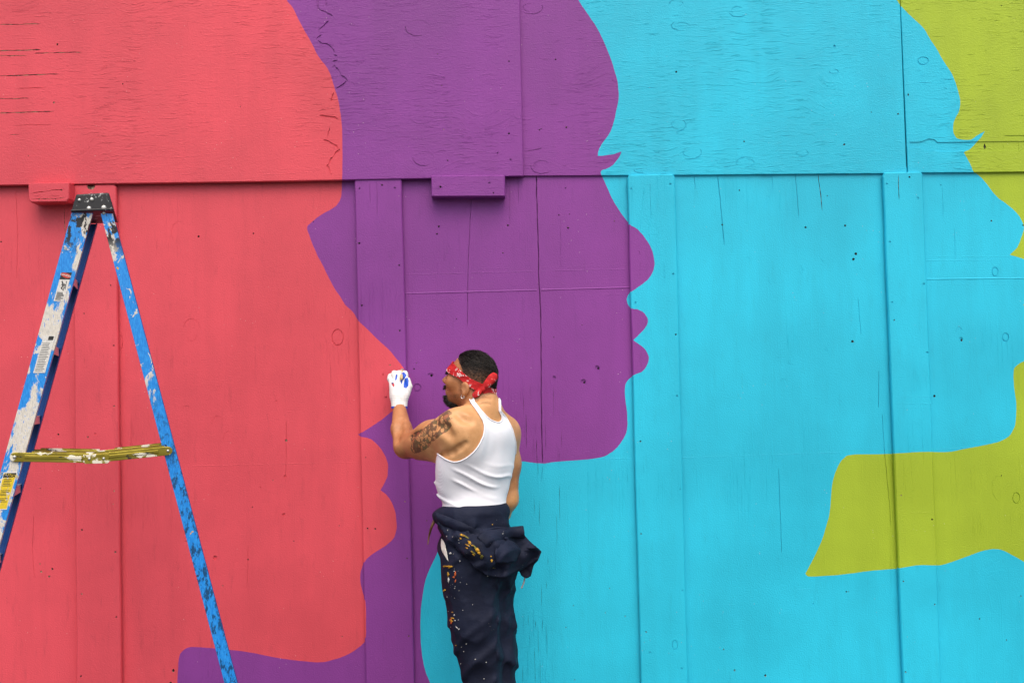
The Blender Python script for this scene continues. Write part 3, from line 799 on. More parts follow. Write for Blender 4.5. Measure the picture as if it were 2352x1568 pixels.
for near in (True, False):
    d0, d1 = (-.007, -.001) if near else (LW + .001, LW + .007)
    s1_ = bar('spreader_bar', (34, 1049), (224, 1052), .0150, d0, d1)
    s2_ = bar('spreader_bar', (218, 1052), (386, 1034.5), .0145, d0 - .0075 if near else d0 + .0075, d1 - .0075 if near else d1 + .0075)
    hp = [LP(*p) for p in ((192, 1043), (251, 1042), (251, 1061), (247, 1063), (196, 1064), (192, 1060))]
    prism('hinge_plate', hp, d0 - .011 if near else d1 + .009, d0 - .0085 if near else d1 + .011, GOLD, bevel=.001)
    if near:
        rivet(206, 1053, .0048, d0 - .011); rivet(239, 1052, .0048, d0 - .011)
        rivet(34, 1049, .006, d0); rivet(386, 1034.5, .005, d0 - .0075)
# --- stickers on the near front rail
def to_rail(u, v, uv0, uv1):                             # u across (0..1), v along the rail from top (px y)
    return None
def rail_pt(u, y):
    """photo point on the near front rail at height y, u = 0..1 across it"""
    z = LP(100, y)[1]
    return np.array([fl(z) + (fr(z) - fl(z)) * u, z])
def sticker(name, u0, u1, y0, y1, mat, lift, parent=ladder):
    poly = [tuple(rail_pt(u, y)) for u, y in ((u0, y1), (u1, y1), (u1, y0), (u0, y0))]
    return prism(name, poly, -lift, -lift + .0005, mat, parent)
def worn_label(name, c, amount=.6):
    m = NT(name)
    n = m.noise(m.mapping(m.co, (42, 42, 30)), 1.0, 5, .65)
    t = m.noise(m.mapping(m.co, (180, 180, 160)), 1.0, 3, .6)
    cc = m.mix(m.ramp(n, amount - .02, amount + .02), c, lin(206, 200, 186))
    cc = m.mix(m.ramp(t, .3, .7, 0, .25), cc, (.1, .1, .1, 1))
    m.set(Base_Color=cc, Roughness=.5)
    return m.m
LBW, LBY = worn_label('worn_white_label', lin(224, 221, 212), .9), worn_label('worn_yellow_label', lin(232, 200, 16), .58)
LBR = worn_label('worn_red_print', lin(196, 62, 44), .7)
INK = plain('label_ink', (.015, .015, .015, 1), .5)
WHT = plain('label_white', (.75, .74, .7, 1), .5)
def lettering(txt, u, y, size, mat, parent, lift):
    cu = bpy.data.curves.new('lettering', 'FONT')
    cu.body = txt; cu.size = size; cu.align_x = 'CENTER'; cu.align_y = 'CENTER'
    ob = bpy.data.objects.new('tmp', cu); col.objects.link(ob)
    dg = bpy.context.evaluated_depsgraph_get()
    me = bpy.data.meshes.new_from_object(ob.evaluated_get(dg))
    bpy.data.objects.remove(ob)
    c = rail_pt(u, y); lean = np.array([fl(1.0) - fl(2.0), -1.0]); lean /= np.linalg.norm(lean)
    up, rt = -lean, np.array([-lean[1], lean[0]])
    V = [L3(*(lambda q: (q[0], -lift, q[1]))(c + rt * v.co.x + up * v.co.y)) for v in me.vertices]
    Fc = [list(p.vertices) for p in me.polygons]
    me2 = mesh_py('lettering', V, Fc)
    o = link('lettering', me2, mat, parent)
    return o
st = sticker('danger_label', .30, .80, 627, 691, LBW, .0011)
st['label'] = 'white danger label with falling figure'
sticker('header', .30, .80, 625, 641, INK, .0016, st)
ov = []
cc_ = rail_pt(.55, 632)
prism('oval', [(cc_[0] + .0155 * math.cos(k * math.pi / 8), cc_[1] + .0085 * math.sin(k * math.pi / 8) - .004 * math.cos(k * math.pi / 8)) for k in range(16)], -.0021, -.0016, LBR, st)
lettering('DANGER', .55, 632, .0085, WHT, st, .0024)
def stroke(p, q, w, mat, parent, lift):
    A, B = rail_pt(*p), rail_pt(*q)
    t = (B - A) / np.linalg.norm(B - A); n = np.array([-t[1], t[0]]) * w
    prism('figure', [tuple(A - n), tuple(B - n), tuple(B + n), tuple(A + n)], -lift, -lift + .0004, mat, parent)
for p, q, w in (((.44, 645), (.56, 654), .0018), ((.56, 654), (.50, 662), .0018), ((.50, 662), (.60, 665), .0014), ((.45, 652), (.55, 655), .0012), ((.66, 645), (.70, 665), .0009), ((.60, 650), (.63, 668), .0009), ((.61, 655), (.69, 653), .0007), ((.62, 661), (.69, 660), .0007)):
    stroke(p, q, w, INK, st, .0016)
for k in range(7):
    y = 671 + k * 2.7
    stroke((.36, y), (.36 + rng.uniform(.25, .38), y + .5), .0010, INK, st, .0016)
st = sticker('instruction_label', .28, .86, 770, 856, LBW, .0011)
st['label'] = 'large white instruction label, half worn off'
sticker('header', .55, .80, 772, 781, INK, .0016, st)
for k in range(17):
    y = 788 + k * 3.9
    stroke((.34, y), (.34 + rng.uniform(.30, .46), y + .5), .0007, INK, st, .0016)
st = sticker('caution_label', .18, .86, 1081, 1166, WHT, .0011)
st['label'] = 'yellow and black caution label'
sticker('field', .21, .83, 1083, 1164, LBY, .0015, st)
sticker('header', .21, .83, 1083, 1093, INK, .0019, st)
lettering('CAUTION', .52, 1088, .0125, LBY, st, .0026)
for k in range(15):
    y = 1097 + k * 3.6
    if k in (5, 6, 11): continue
    stroke((.30, y), (.30 + rng.uniform(.30, .46), y + .5), .0008, INK, st, .0020)
# ------------------------------------------------------------------ implicit surfaces for the figure
YM = -.45                                               # the man's own plane, in front of the wall
def P(x, y, dy=0.): return W(x, y, YM + dy)
UZ = np.array([0, 0, 1.0])
ps = R(40); LB = np.array([-math.cos(ps), -math.sin(ps), 0]); FB = np.array([-math.sin(ps), math.cos(ps), 0])
BA = np.array([LB, FB, UZ])                             # trunk axes: his left, forward, up
HF = np.array([-.945, .326, 0]); HF /= np.linalg.norm(HF); HL = np.array([HF[1] * -1, HF[0], 0]); HA = np.array([HF, HL, UZ])
HO = P(1082, 868, .02)
def hp(f, l, u): return HO + HF * f + HL * l + UZ * u

def smin(a, b, k):
    h = np.clip(.5 + .5 * (b - a) / k, 0, 1)
    return b + (a - b) * h - k * h * (1 - h)
def d_cap(X, a, ra, b, rb):
    a = np.asarray(a); ab = np.asarray(b) - a
    t = np.clip(((X - a) @ ab) / (ab @ ab), 0, 1)
    return np.linalg.norm(X - a - t[..., None] * ab, axis=-1) - (ra + (rb - ra) * t)
def d_ell(X, c, A, r):
    q = (X - np.asarray(c)) @ np.asarray(A).T
    r = np.asarray(r, float)
    k0 = np.linalg.norm(q / r, axis=-1); k1 = np.linalg.norm(q / (r * r), axis=-1)
    return k0 * (k0 - 1) / (k1 + 1e-9)
def C(a, ra, b, rb, k=.02, s=1): return ('c', (a, ra, b, rb), k, s)
def E(c, r, A=BA, k=.02, s=1): return ('e', (c, A, r), k, s)
def bounds(p):
    if p[0] == 'c':
        a, ra, b, rb = p[1]; r = max(ra, rb)
        return np.minimum(a, b) - r, np.maximum(a, b) + r
    c, A, r = p[1]; r = max(r)
    return np.asarray(c) - r, np.asarray(c) + r
class Field:
    def __init__(s, prims, h, lo=None, hi=None, pad=.03):
        bl = [bounds(p) for p in prims if p[3] > 0]
        s.lo = np.min([b[0] for b in bl], 0) - pad if lo is None else np.asarray(lo, float)
        hi = np.max([b[1] for b in bl], 0) + pad if hi is None else np.asarray(hi, float)
        s.h = h
        s.n = np.ceil((hi - s.lo) / h).astype(int) + 1
        s.ax = [s.lo[i] + h * np.arange(s.n[i]) for i in range(3)]
        s.F = np.full(s.n, .2)
        for p in prims: s.add(p)
    def pts(s, sl):
        return np.stack(np.meshgrid(*[s.ax[i][sl[i]] for i in range(3)], indexing='ij'), -1)
    def add(s, p):
        a, b = bounds(p); pad = p[2] + .05
        sl = tuple(slice(max(0, int((a[i] - pad - s.lo[i]) / s.h)), max(0, int((b[i] + pad - s.lo[i]) / s.h) + 2)) for i in range(3))
        X = s.pts(sl)
        if X.size == 0: return
        d = d_cap(X, *p[1]) if p[0] == 'c' else d_ell(X, *p[1])
        if p[3] > 0: s.F[sl] = smin(s.F[sl], d, p[2])
        else: s.F[sl] = -smin(-s.F[sl], d, p[2])
    def all(s): return s.pts((slice(None),) * 3)
    def mesh(s):
        return nets(s.F, s.lo, s.h)

def nets(F, lo, h):
    """naive surface nets -> vertices, quads"""
    S = F < 0
    c = [S[i:S.shape[0] - 1 + i, j:S.shape[1] - 1 + j, k:S.shape[2] - 1 + k] for i in (0, 1) for j in (0, 1) for k in (0, 1)]
    anyv = c[0].copy(); allv = c[0].copy()
    for q in c[1:]: anyv |= q; allv &= q
    act = np.argwhere(anyv & ~allv)
    vid = np.full(np.array(F.shape) - 1, -1, np.int64)
    vid[tuple(act.T)] = np.arange(len(act))
    acc = np.zeros((len(act), 3)); cnt = np.zeros(len(act))
    offs = [np.array(o) for o in np.ndindex(2, 2, 2)]
    for o in offs:
        for ax in range(3):
            if o[ax]: continue
            e = o.copy(); e[ax] = 1
            f0 = F[tuple((act + o).T)]; f1 = F[tuple((act + e).T)]
            m = (f0 < 0) != (f1 < 0)
            t = np.where(m, f0 / np.where(f0 == f1, 1, f0 - f1), 0)
            p = np.tile(o, (len(act), 1)).astype(float); p[:, ax] += t
            acc[m] += p[m]; cnt[m] += 1
    V = lo + h * (act + acc / cnt[:, None])
    Q = []
    for ax in range(3):
        b, cx = (ax + 1) % 3, (ax + 2) % 3
        sl0 = [slice(None)] * 3; sl1 = [slice(None)] * 3
        sl0[ax] = slice(0, -1); sl1[ax] = slice(1, None)
        for q in (b, cx): sl0[q] = slice(1, -1); sl1[q] = slice(1, -1)
        s0, s1 = S[tuple(sl0)], S[tuple(sl1)]
        e = np.argwhere(s0 != s1)
        fl_ = s0[tuple(e.T)]
        e[:, b] += 1; e[:, cx] += 1
        def cell(db, dc):
            g = e.copy(); g[:, b] += db; g[:, cx] += dc
            return vid[tuple(g.T)]
        q = np.stack([cell(-1, -1), cell(0, -1), cell(0, 0), cell(-1, 0)], 1)
        q[~fl_] = q[~fl_][:, ::-1]
        Q.append(q)
    Q = np.concatenate(Q)
    return V, Q[(Q >= 0).all(1)]

_rs = np.random.RandomState(3)
_lat = _rs.rand(32, 32, 32)
def vnoise(X, scale, off=0.):
    q = np.asarray(X) * np.asarray(scale) + off
    i = np.floor(q).astype(int); f = q - i; f = f * f * (3 - 2 * f)
    out = 0
    for a in (0, 1):
        for b in (0, 1):
            for c in (0, 1):
                w = (f[..., 0] if a else 1 - f[..., 0]) * (f[..., 1] if b else 1 - f[..., 1]) * (f[..., 2] if c else 1 - f[..., 2])
                out = out + w * _lat[(i[..., 0] + a) % 32, (i[..., 1] + b) % 32, (i[..., 2] + c) % 32]
    return out
def ridged(X, scale, off=0.):
    return 1 - np.abs(2 * vnoise(X, scale, off) - 1)
def sstep(a, b, x):
    t = np.clip((x - a) / (b - a), 0, 1); return t * t * (3 - 2 * t)

def vnormals(V, T):
    n = np.zeros_like(V)
    fn = np.cross(V[T[:, 1]] - V[T[:, 0]], V[T[:, 2]] - V[T[:, 0]])
    for k in range(3): np.add.at(n, T[:, k], fn)
    return n / (np.linalg.norm(n, axis=1, keepdims=True) + 1e-12)
def tris(Q): return np.concatenate([Q[:, [0, 1, 2]], Q[:, [0, 2, 3]]])
def clip(V, T, s):
    """keep s < 0; triangles on the border are cut exactly at s = 0"""
    ins = s[T] < 0; k = ins.sum(1)
    out = [T[k == 3]]; V = list(map(tuple, V)); cache = {}
    def cut(i, j):
        key = (min(i, j), max(i, j))
        if key not in cache:
            t = s[i] / (s[i] - s[j]); a, b = np.array(V[i]), np.array(V[j])
            cache[key] = len(V); V.append(tuple(a + (b - a) * t))
        return cache[key]
    new = []
    for t in np.where((k == 1) | (k == 2))[0]:
        tri = T[t]; f = ins[t]
        if k[t] == 1:
            i = int(np.argmax(f)); a, b, c = tri[i], tri[(i + 1) % 3], tri[(i + 2) % 3]
            new.append((a, cut(a, b), cut(a, c)))
        else:
            i = int(np.argmin(f)); a, b, c = tri[i], tri[(i + 1) % 3], tri[(i + 2) % 3]
            ab, ac = cut(a, b), cut(a, c)
            new += [(ab, b, c), (ab, c, ac)]
    T2 = np.concatenate(out + ([np.array(new)] if new else []))
    V = np.array(V); use = np.unique(T2); mp = np.full(len(V), -1); mp[use] = np.arange(len(use))
    return V[use], mp[T2]
def set_attr(me, name, vals):
    a = me.attributes.new(name, 'FLOAT', 'POINT'); a.data.foreach_set('value', np.asarray(vals, np.float32))
def solid(o, t, off=-1.):
    m = o.modifiers.new('thickness', 'SOLIDIFY'); m.thickness = t; m.offset = off
    return o

# ------------------------------------------------------------------ materials of the figure
def skin_mat():
    m = NT('skin')
    n = m.noise(m.co, 16, 6, .65); f = m.noise(m.co, 300, 3)
    tone = m.mix(m.ramp(n, .35, .68), lin(202, 146, 94), lin(218, 164, 112))
    tan = m.attr('tan')                                  # arms and face browner than the back
    tone = m.mix(m.math('MULTIPLY', tan, .92), tone, m.mix(m.ramp(n, .35, .68), lin(160, 102, 62), lin(182, 122, 80)))
    tone = m.mix(m.attr('flush'), tone, lin(150, 78, 58))
    # tattoo: dark outlines, olive and grey fields, a little red; a free design
    tv = m.mapping(m.co, (1, 1, 1))
    wv = m.noise(tv, 24, 3, out=1)
    tvv = m.vmath('ADD', tv, m.vmath('MULTIPLY', wv, (.030, .030, .030)))
    ed = m.voronoi(tvv, 62, 'DISTANCE_TO_EDGE')
    cell = m.voronoi(tvv, 62, 'F1', 'Color')
    cs = m.xyz(cell)
    ink = m.mix(m.ramp(cs[0], .36, .40), lin(74, 84, 58), tone)
    ink = m.mix(m.ramp(cs[1], .86, .90), ink, lin(158, 88, 66))
    ink = m.mix(m.ramp(cs[2], .80, .84), ink, lin(52, 52, 46))
    ink = m.mix(m.ramp(ed, .085, .04), ink, lin(42, 38, 34))
    fine = m.voronoi(tvv, 120, 'DISTANCE_TO_EDGE')
    ink = m.mix(m.math('MULTIPLY', m.ramp(fine, .09, .04, 0, .7), m.ramp(cs[1], .4, .5)), ink, lin(44, 42, 38))
    tone = m.mix(m.math('MULTIPLY', m.ramp(m.math('MULTIPLY_ADD', m.noise(m.co, 70, 2), .8, m.attr('ink')), .80, .95), .78), tone, ink)
    tone = m.mix(m.math('MULTIPLY', m.attr('stubble'), m.ramp(f, .35, .6, .45, .95)), tone, lin(36, 26, 22))
    tone = m.mix(m.ramp(m.voronoi(m.co, 55), .10, .05, 0, .45), tone, lin(112, 66, 40))
    m.set(Base_Color=tone, Roughness=m.ramp(n, .3, .7, .38, .55), Normal=m.bump(f, .35, .0012))
    m.b.inputs['Specular IOR Level'].default_value = .4
    return m.m
def hair_mat():
    m = NT('black_hair')
    n = m.noise(m.mapping(m.co, (120, 120, 300)), 1.0, 3)
    h = m.mix(m.ramp(n, .3, .75), (.006, .005, .005, 1), (.034, .026, .019, 1))
    cc = m.mix(m.attr('fade'), h, m.mix(m.ramp(n, .4, .6), lin(58, 40, 30), lin(112, 76, 52)))
    m.set(Base_Color=cc, Roughness=.6, Normal=m.bump(n, .25, .002))
    m.b.inputs['Specular IOR Level'].default_value = .3
    return m.m
def tank_mat():
    m = NT('white_ribbed_cotton')
    s = m.xyz(m.co)
    u = m.math('ADD', m.math('MULTIPLY', s[0], .77), m.math('MULTIPLY', s[1], .64))
    rib = m.math('SINE', m.math('MULTIPLY', u, 2300))
    n = m.noise(m.co, 400, 2)
    m.set(Base_Color=(.86, .85, .88, 1), Roughness=.85, Normal=m.bump(m.math('MULTIPLY_ADD', n, .5, rib), .18, .0012))
    m.b.inputs['Sheen Weight'].default_value = .15
    return m.m
def navy_mat():
    m = NT('navy_cotton_twill')
    n = m.noise(m.co, 5, 4, .6); tw = m.noise(m.mapping(m.co, (900, 900, 300), rot=(0, .6, 0)), 1.0, 2)
    c = m.mix(m.ramp(n, .35, .7), (.0075, .0098, .023, 1), (.013, .017, .038, 1))
    dust = m.voronoi(m.co, 75)
    dm = m.math('MULTIPLY', m.ramp(dust, .085, .05), m.ramp(m.noise(m.co, 11, 2), .55, .62))
    c = m.mix(m.math('MULTIPLY', dm, .8), c, (.5, .48, .45, 1))
    cr = m.noise(m.mapping(m.co, (30, 30, 46)), 1.0, 4, .6, .5)
    nb = m.bump(cr, .35, .006)
    m.set(Base_Color=c, Roughness=.72, Normal=m.bump(tw, .25, .0008, nb))
    m.b.inputs['Specular IOR Level'].default_value = .2
    return m.m
def bandana_mat():
    m = NT('red_printed_cotton')
    v = m.voronoi(m.co, 95); e = m.voronoi(m.co, 60, 'DISTANCE_TO_EDGE')
    k = m.noise(m.co, 30, 2)
    ring = m.math('MULTIPLY', m.ramp(v, .20, .25), m.ramp(v, .42, .37))
    w = m.math('MULTIPLY', m.math('MAXIMUM', ring, m.ramp(v, .11, .08)), m.ramp(k, .53, .59))
    c = m.mix(m.ramp(m.noise(m.co, 60, 3), .3, .7), lin(170, 14, 22), lin(206, 28, 30))
    c = m.mix(w, c, lin(240, 225, 220))
    m.set(Base_Color=c, Roughness=.8, Normal=m.bump(m.noise(m.co, 110, 3), .3, .002))
    return m.m
def glove_mat():
    m = NT('white_knit_and_blue_rubber')
    n = m.noise(m.co, 420, 2); b = m.noise(m.co, 40, 3)
    w = m.mix(m.ramp(b, .35, .75), (.74, .72, .67, 1), (.80, .79, .75, 1))
    c = m.mix(m.ramp(m.attr('coat'), .42, .58), w, lin(6, 78, 190))
    m.set(Base_Color=c, Roughness=m.math('MULTIPLY_ADD', m.attr('coat'), -.35, .85), Normal=m.bump(n, .35, .0012))
    return m.m
SKIN, HAIR, TANK, NAVY, BAND, GLOVE = skin_mat(), hair_mat(), tank_mat(), navy_mat(), bandana_mat(), glove_mat()

man = empty('person', (float(P(1120, 1600)[0]), YM, 0), 'man in white tank top and red bandana painting the wall with a raised gloved hand', 'person')

# ------------------------------------------------------------------ body
head = [E(hp(-.009, 0, .012), (.090, .076, .088), HA, .02), E(hp(.032, 0, -.030), (.056, .060, .066), HA, .03),
        C(hp(.0, .046, -.058), .024, hp(.066, .018, -.074), .020, .03), C(hp(.0, -.046, -.058), .024, hp(.066, -.018, -.074), .020, .03),
        E(hp(.076, 0, -.076), (.019, .024, .017), HA, .02), C(hp(.070, .028, .020), .013, hp(.070, -.028, .020), .013, .02),
        E(hp(.062, .044, -.016), (.026, .024, .024), HA, .02), E(hp(.062, -.044, -.016), (.026, .024, .024), HA, .02),
        E(hp(.083, 0, -.045), (.019, .027, .020), HA, .02),
        E(hp(.092, .034, .003), (.016, .016, .010), HA, .012, -1), E(hp(.092, -.034, .003), (.016, .016, .010), HA, .012, -1),
        E(hp(.068, .031, .002), (.013, .015, .010), HA, .005), E(hp(.068, -.031, .002), (.013, .015, .010), HA, .005),
        C(hp(.082, 0, .016), .0085, hp(.1085, 0, -.006), .0105, .010), E(hp(.098, .012, -.014), (.011, .008, .008), HA, .006), E(hp(.098, -.012, -.014), (.011, .008, .008), HA, .006),
        C(hp(.0965, .013, -.0395), .0062, hp(.0965, -.013, -.0395), .0062, .005), C(hp(.0940, .012, -.0520), .0070, hp(.0940, -.012, -.0520), .0070, .005),
        C(hp(.105, .02, -.0455), .0022, hp(.105, -.02, -.0455), .0022, .004, -1)]
ears = []
for s_ in (1, -1):
    ears += [E(hp(-.006, s_ * .080, -.040), (.0180, .0095, .0265), HA, .006), C(hp(-.001, s_ * .081, -.060), .0075, hp(.003, s_ * .080, -.067), .006, .005),
             E(hp(-.003, s_ * .093, -.038), (.0105, .0085, .0170), HA, .003, -1)]
neck = [C(hp(-.022, 0, -.045), .060, P(1110, 950, .0), .064, .03), C(hp(.02, 0, -.075), .035, P(1100, 955, .05), .05, .04)]
SL, EL, WR = P(1048, 986, -.10), P(933, 1024, .09), P(917, 932, .27)
trunk = [E(P(1092, 1255, .0), (.140, .100, .10), BA, .06), E(P(1090, 1172, .0), (.128, .098, .13), BA, .05), E(P(1090, 1060, .0), (.150, .108, .14), BA, .05),
         E(P(1104, 996, .0), (.152, .098, .085), BA, .05), C(P(1112, 930, -.02), .048, P(1066, 972, -.085), .052, .05), C(P(1114, 940, .0), .046, P(1156, 986, .085), .046, .05),
         E(P(1078, 1012, -.115), (.062, .045, .075), BA, .05), C(P(1044, 1040, -.090), .046, P(1034, 1112, -.045), .044, .05), C(P(1148, 1020, .06), .05, P(1136, 1110, .05), .045, .05)]
larm = [E(SL, (.066, .066, .066), BA, .04), C(SL, .062, P(992, 1006, -.005), .064, .05), C(P(992, 1006, -.005), .063, EL, .0455, .03),
        C(EL, .0465, P(922, 985, .16), .0410, .02), C(P(922, 985, .16), .0405, WR, .0240, .012), C(WR, .0240, P(914, 888, .315), .020, .02),
        C(P(968, 1030, .03), .040, P(1000, 1030, .0), .045, .04)]
SR, ER, WRR = P(1157, 996, .11), P(1165, 1146, .105), P(1112, 1212, .19)
rarm = [E(SR, (.058, .058, .058), BA, .04), C(SR, .056, P(1165, 1065, .12), .0500, .03), C(P(1165, 1065, .12), .0495, ER, .0415, .03), C(ER, .041, P(1148, 1178, .13), .039, .02), C(P(1148, 1178, .13), .039, WRR, .028, .02)]
for k, (o1, o2, ln) in enumerate(((-.030, .0, .9), (-.012, .0, 1.0), (.008, .0, .95), (.027, .0, .75))):
    b0 = WRR + np.array([-.055, .035, -.04]) + UZ * o1
    if k == 0: rarm.append(C(WRR, .027, WRR + np.array([-.05, .03, -.035]), .030, .02))
    b1 = b0 + np.array([-.028, .012, -.022]) * ln; b2 = b1 + np.array([-.006, -.020, -.022]) * ln
    rarm += [C(b0, .0095, b1, .009, .006), C(b1, .009, b2, .008, .004)]
rarm += [C(WRR + np.array([-.02, .01, .0]), .013, WRR + np.array([-.045, .0, .028]), .011, .008), C(WRR + np.array([-.045, .0, .028]), .011, WRR + np.array([-.07, .002, .02]), .009, .004)]
legs = []
for (a, b, c, toe) in ((P(1068, 1320, -.05), P(1109, 1565, -.03), P(1124, 1775, -.02), -.05), (P(1125, 1320, .05), P(1148, 1565, .06), P(1150, 1772, .05), .03)):
    legs += [C(a, .074, b, .044, .05), C(b, .043, (b + c) / 2 + np.array([.0, -.015, .03]), .045, .03), C((b + c) / 2 + np.array([.0, -.015, .03]), .045, c, .034, .03),
             C(c, .036, np.array([c[0], c[1], .05]), .038, .02), C(np.array([c[0], c[1] - .01, .045]), .034, np.array([c[0] - .11, c[1] + .12, .036]), .028, .03)]
crease = [C(P(1030, 1046, -.17), .004, P(1058, 1018, -.215), .006, .012, -1),                    # armpit fold
          C(P(1139, 985, -.13), .012, P(1108, 1150, -.135), .010, .03, -1),                      # furrow of the spine
          C(hp(-.075, .045, -.085), .003, hp(.005, .078, -.088), .003, .008, -1), C(hp(-.06, .062, -.098), .002, hp(.0, .083, -.097), .002, .006, -1)]
fb = Field(trunk + larm + rarm + legs + neck + head + ears + crease[1:2], .0042)
V, Q = fb.mesh()
def hit(x, y, bvh):
    d = Vector(ray(x, y)).normalized()
    loc, nor, idx, dist = bvh.ray_cast(Vector(CAM), d)
    return None if loc is None else np.array(loc)
_b = BVHTree.FromPolygons([tuple(v) for v in V], [tuple(int(i) for i in q) for q in Q])
for pl, r_, k_ in (([(1068, 1019), (1056, 1028), (1040, 1038), (1022, 1044), (1008, 1047)], .0065, .016), ([(1128, 915), (1112, 914), (1096, 918), (1080, 926)], .0030, .009), ([(1124, 927), (1108, 927), (1092, 932)], .0022, .008),
                   ([(944, 1003), (953, 997), (963, 990)], .006, .014), ([(1000, 975), (1020, 984), (1034, 1000)], .003, .04),
                   ([(912, 1010), (916, 985), (919, 962)], .005, .03), ([(1050, 950), (1064, 962), (1080, 968)], .003, .03)):
    hs = [hit(*p_, _b) for p_ in pl]
    for a_, b_ in zip(hs[:-1], hs[1:]):
        if a_ is not None and b_ is not None: fb.add(C(a_, r_, b_, r_, k_, -1))
V, Q = fb.mesh(); V = V.copy()
me = mesh_np('body', V, Q)
px, py = proj(V)
tat = [(1030, 941), (1037, 946), (1039, 960), (1034, 968), (1038, 977), (1028, 990), (1013, 998), (1004, 1006), (992, 1016), (982, 1030), (971, 1034), (960, 1040), (948, 1041), (943, 1030), (946, 1016), (941, 1003), (952, 993), (964, 987), (974, 983), (984, 974), (995, 966), (1005, 953), (1012, 948), (1020, 943)]
Tb = tris(Q); Nb = vnormals(V, Tb)
facing = ((V - CAM) * Nb).sum(1) < 0
set_attr(me, 'ink', np.where(facing, sstep(2.5, -2.5, sd_poly(px, py, tat)), 0))
hl = (V - HO) @ HA.T
fwd = sstep(.02, .35, (V - P(1110, 990)) @ LB + .0 * px) * 0
arm_d = np.minimum(np.minimum(d_cap(V, P(990, 1008, 0), .0, EL, .0), d_cap(V, EL, 0., WR, 0.)), d_cap(V, P(1163, 1090, .12), 0., WRR, 0.))
hd = d_ell(V, hp(.01, 0, -.02), HA, (.10, .085, .105))
tanv = np.maximum(sstep(.11, .05, arm_d), sstep(.05, .0, hd))
set_attr(me, 'tan', tanv)
f_, l_, u_ = hl.T
set_attr(me, 'flush', .5 * sstep(.012, .004, np.abs(u_ + .046)) * sstep(.085, .093, f_) * (np.abs(l_) < .022))
stub = np.maximum(.55 * sstep(-.052, -.066, u_) * sstep(.005, .03, f_) * sstep(-.12, -.10, u_), .75 * sstep(.014, .004, np.hypot((f_ - .045) * .8, u_ + .070)) )
stub = np.maximum(stub, .45 * sstep(.018, .004, np.abs(f_ - .012)) * sstep(.05, .02, np.abs(u_ + .02)) * (np.abs(l_) > .05))
stub = np.maximum(stub, .5 * sstep(-.02, -.05, f_) * sstep(-.085, -.06, u_))                       # shaved nape
set_attr(me, 'stubble', np.where(hd < .02, stub, 0))
link('body', me, SKIN, man, True)
bvh_body = BVHTree.FromPolygons([tuple(v) for v in V], [tuple(int(i) for i in q) for q in Q])

# ------------------------------------------------------------------ tank top
ft = Field(trunk + [C(P(1112, 945, 0), .058, P(1106, 960, 0), .06, .03)] + crease[1:2], .0045)
X = ft.all(); tx, ty = proj(X)
# folds sweeping round the waist
dirv = (ty - 1100) - (tx - 1090) * .42
fold = np.sin(dirv / 4.2 + 5.5 * vnoise(X, (9, 9, 7))) * .5 + .5
amp = sstep(1055, 1110, ty) * sstep(.22, .55, vnoise(X, (7, 7, 11), 5.)) * (1 - .5 * sstep(1150, 1170, ty))
ft.F -= .0040 + .0082 * (fold ** 4) * amp + .003 * (vnoise(X, (16, 16, 13), 2.) - .4) * sstep(1010, 1080, ty)
V, Q = ft.mesh(); T3 = tris(Q); N = vnormals(V, T3); tx, ty = proj(V)
nearv = ((V - CAM) * N).sum(1) < 0
lp_ = [(1083, 925), (1094, 940), (1102.6, 953), (1110, 966), (1113, 977), (1112.8, 988), (1110, 1002), (1102.6, 1018), (1095, 1030), (1085.7, 1040), (1074, 1050), (1062, 1057), (1051, 1060.5), (1041.5, 1061), (1031, 1058), (1020.7, 1053), (1010, 1046), (1000, 1038), (940, 1030), (940, 880), (1060, 880)]
np_ = [(1089, 922), (1102.6, 939), (1119.5, 958), (1127, 964), (1134, 967), (1141, 969.5), (1147, 970), (1151.5, 967), (1153.5, 962), (1152.5, 955), (1147, 944), (1146, 880), (1080, 880)]
rp_ = [(1150, 944), (1159, 954), (1165, 962), (1171.5, 974), (1177, 986), (1181, 1000), (1184, 1014), (1185, 1026), (1184, 1042), (1184, 1052), (1190, 1062), (1280, 1068), (1280, 880), (1148, 880)]
near_s = np.maximum.reduce([-sd_poly(tx, ty, lp_), -sd_poly(tx, ty, np_), -sd_poly(tx, ty, rp_)])
far_s = np.maximum.reduce([np.where(np.abs(tx - 1100) < 14, -9, 1041 - ty), -sd_poly(tx, ty, rp_)])
s_ = np.where(nearv, near_s, far_s)
s_ = np.maximum(s_, ty - 1192)
Vt, Tt = clip(V, T3, s_)
tank = link('tank_top', mesh_np('tank_top', Vt, Tt), TANK, man, True); solid(tank, .0032)
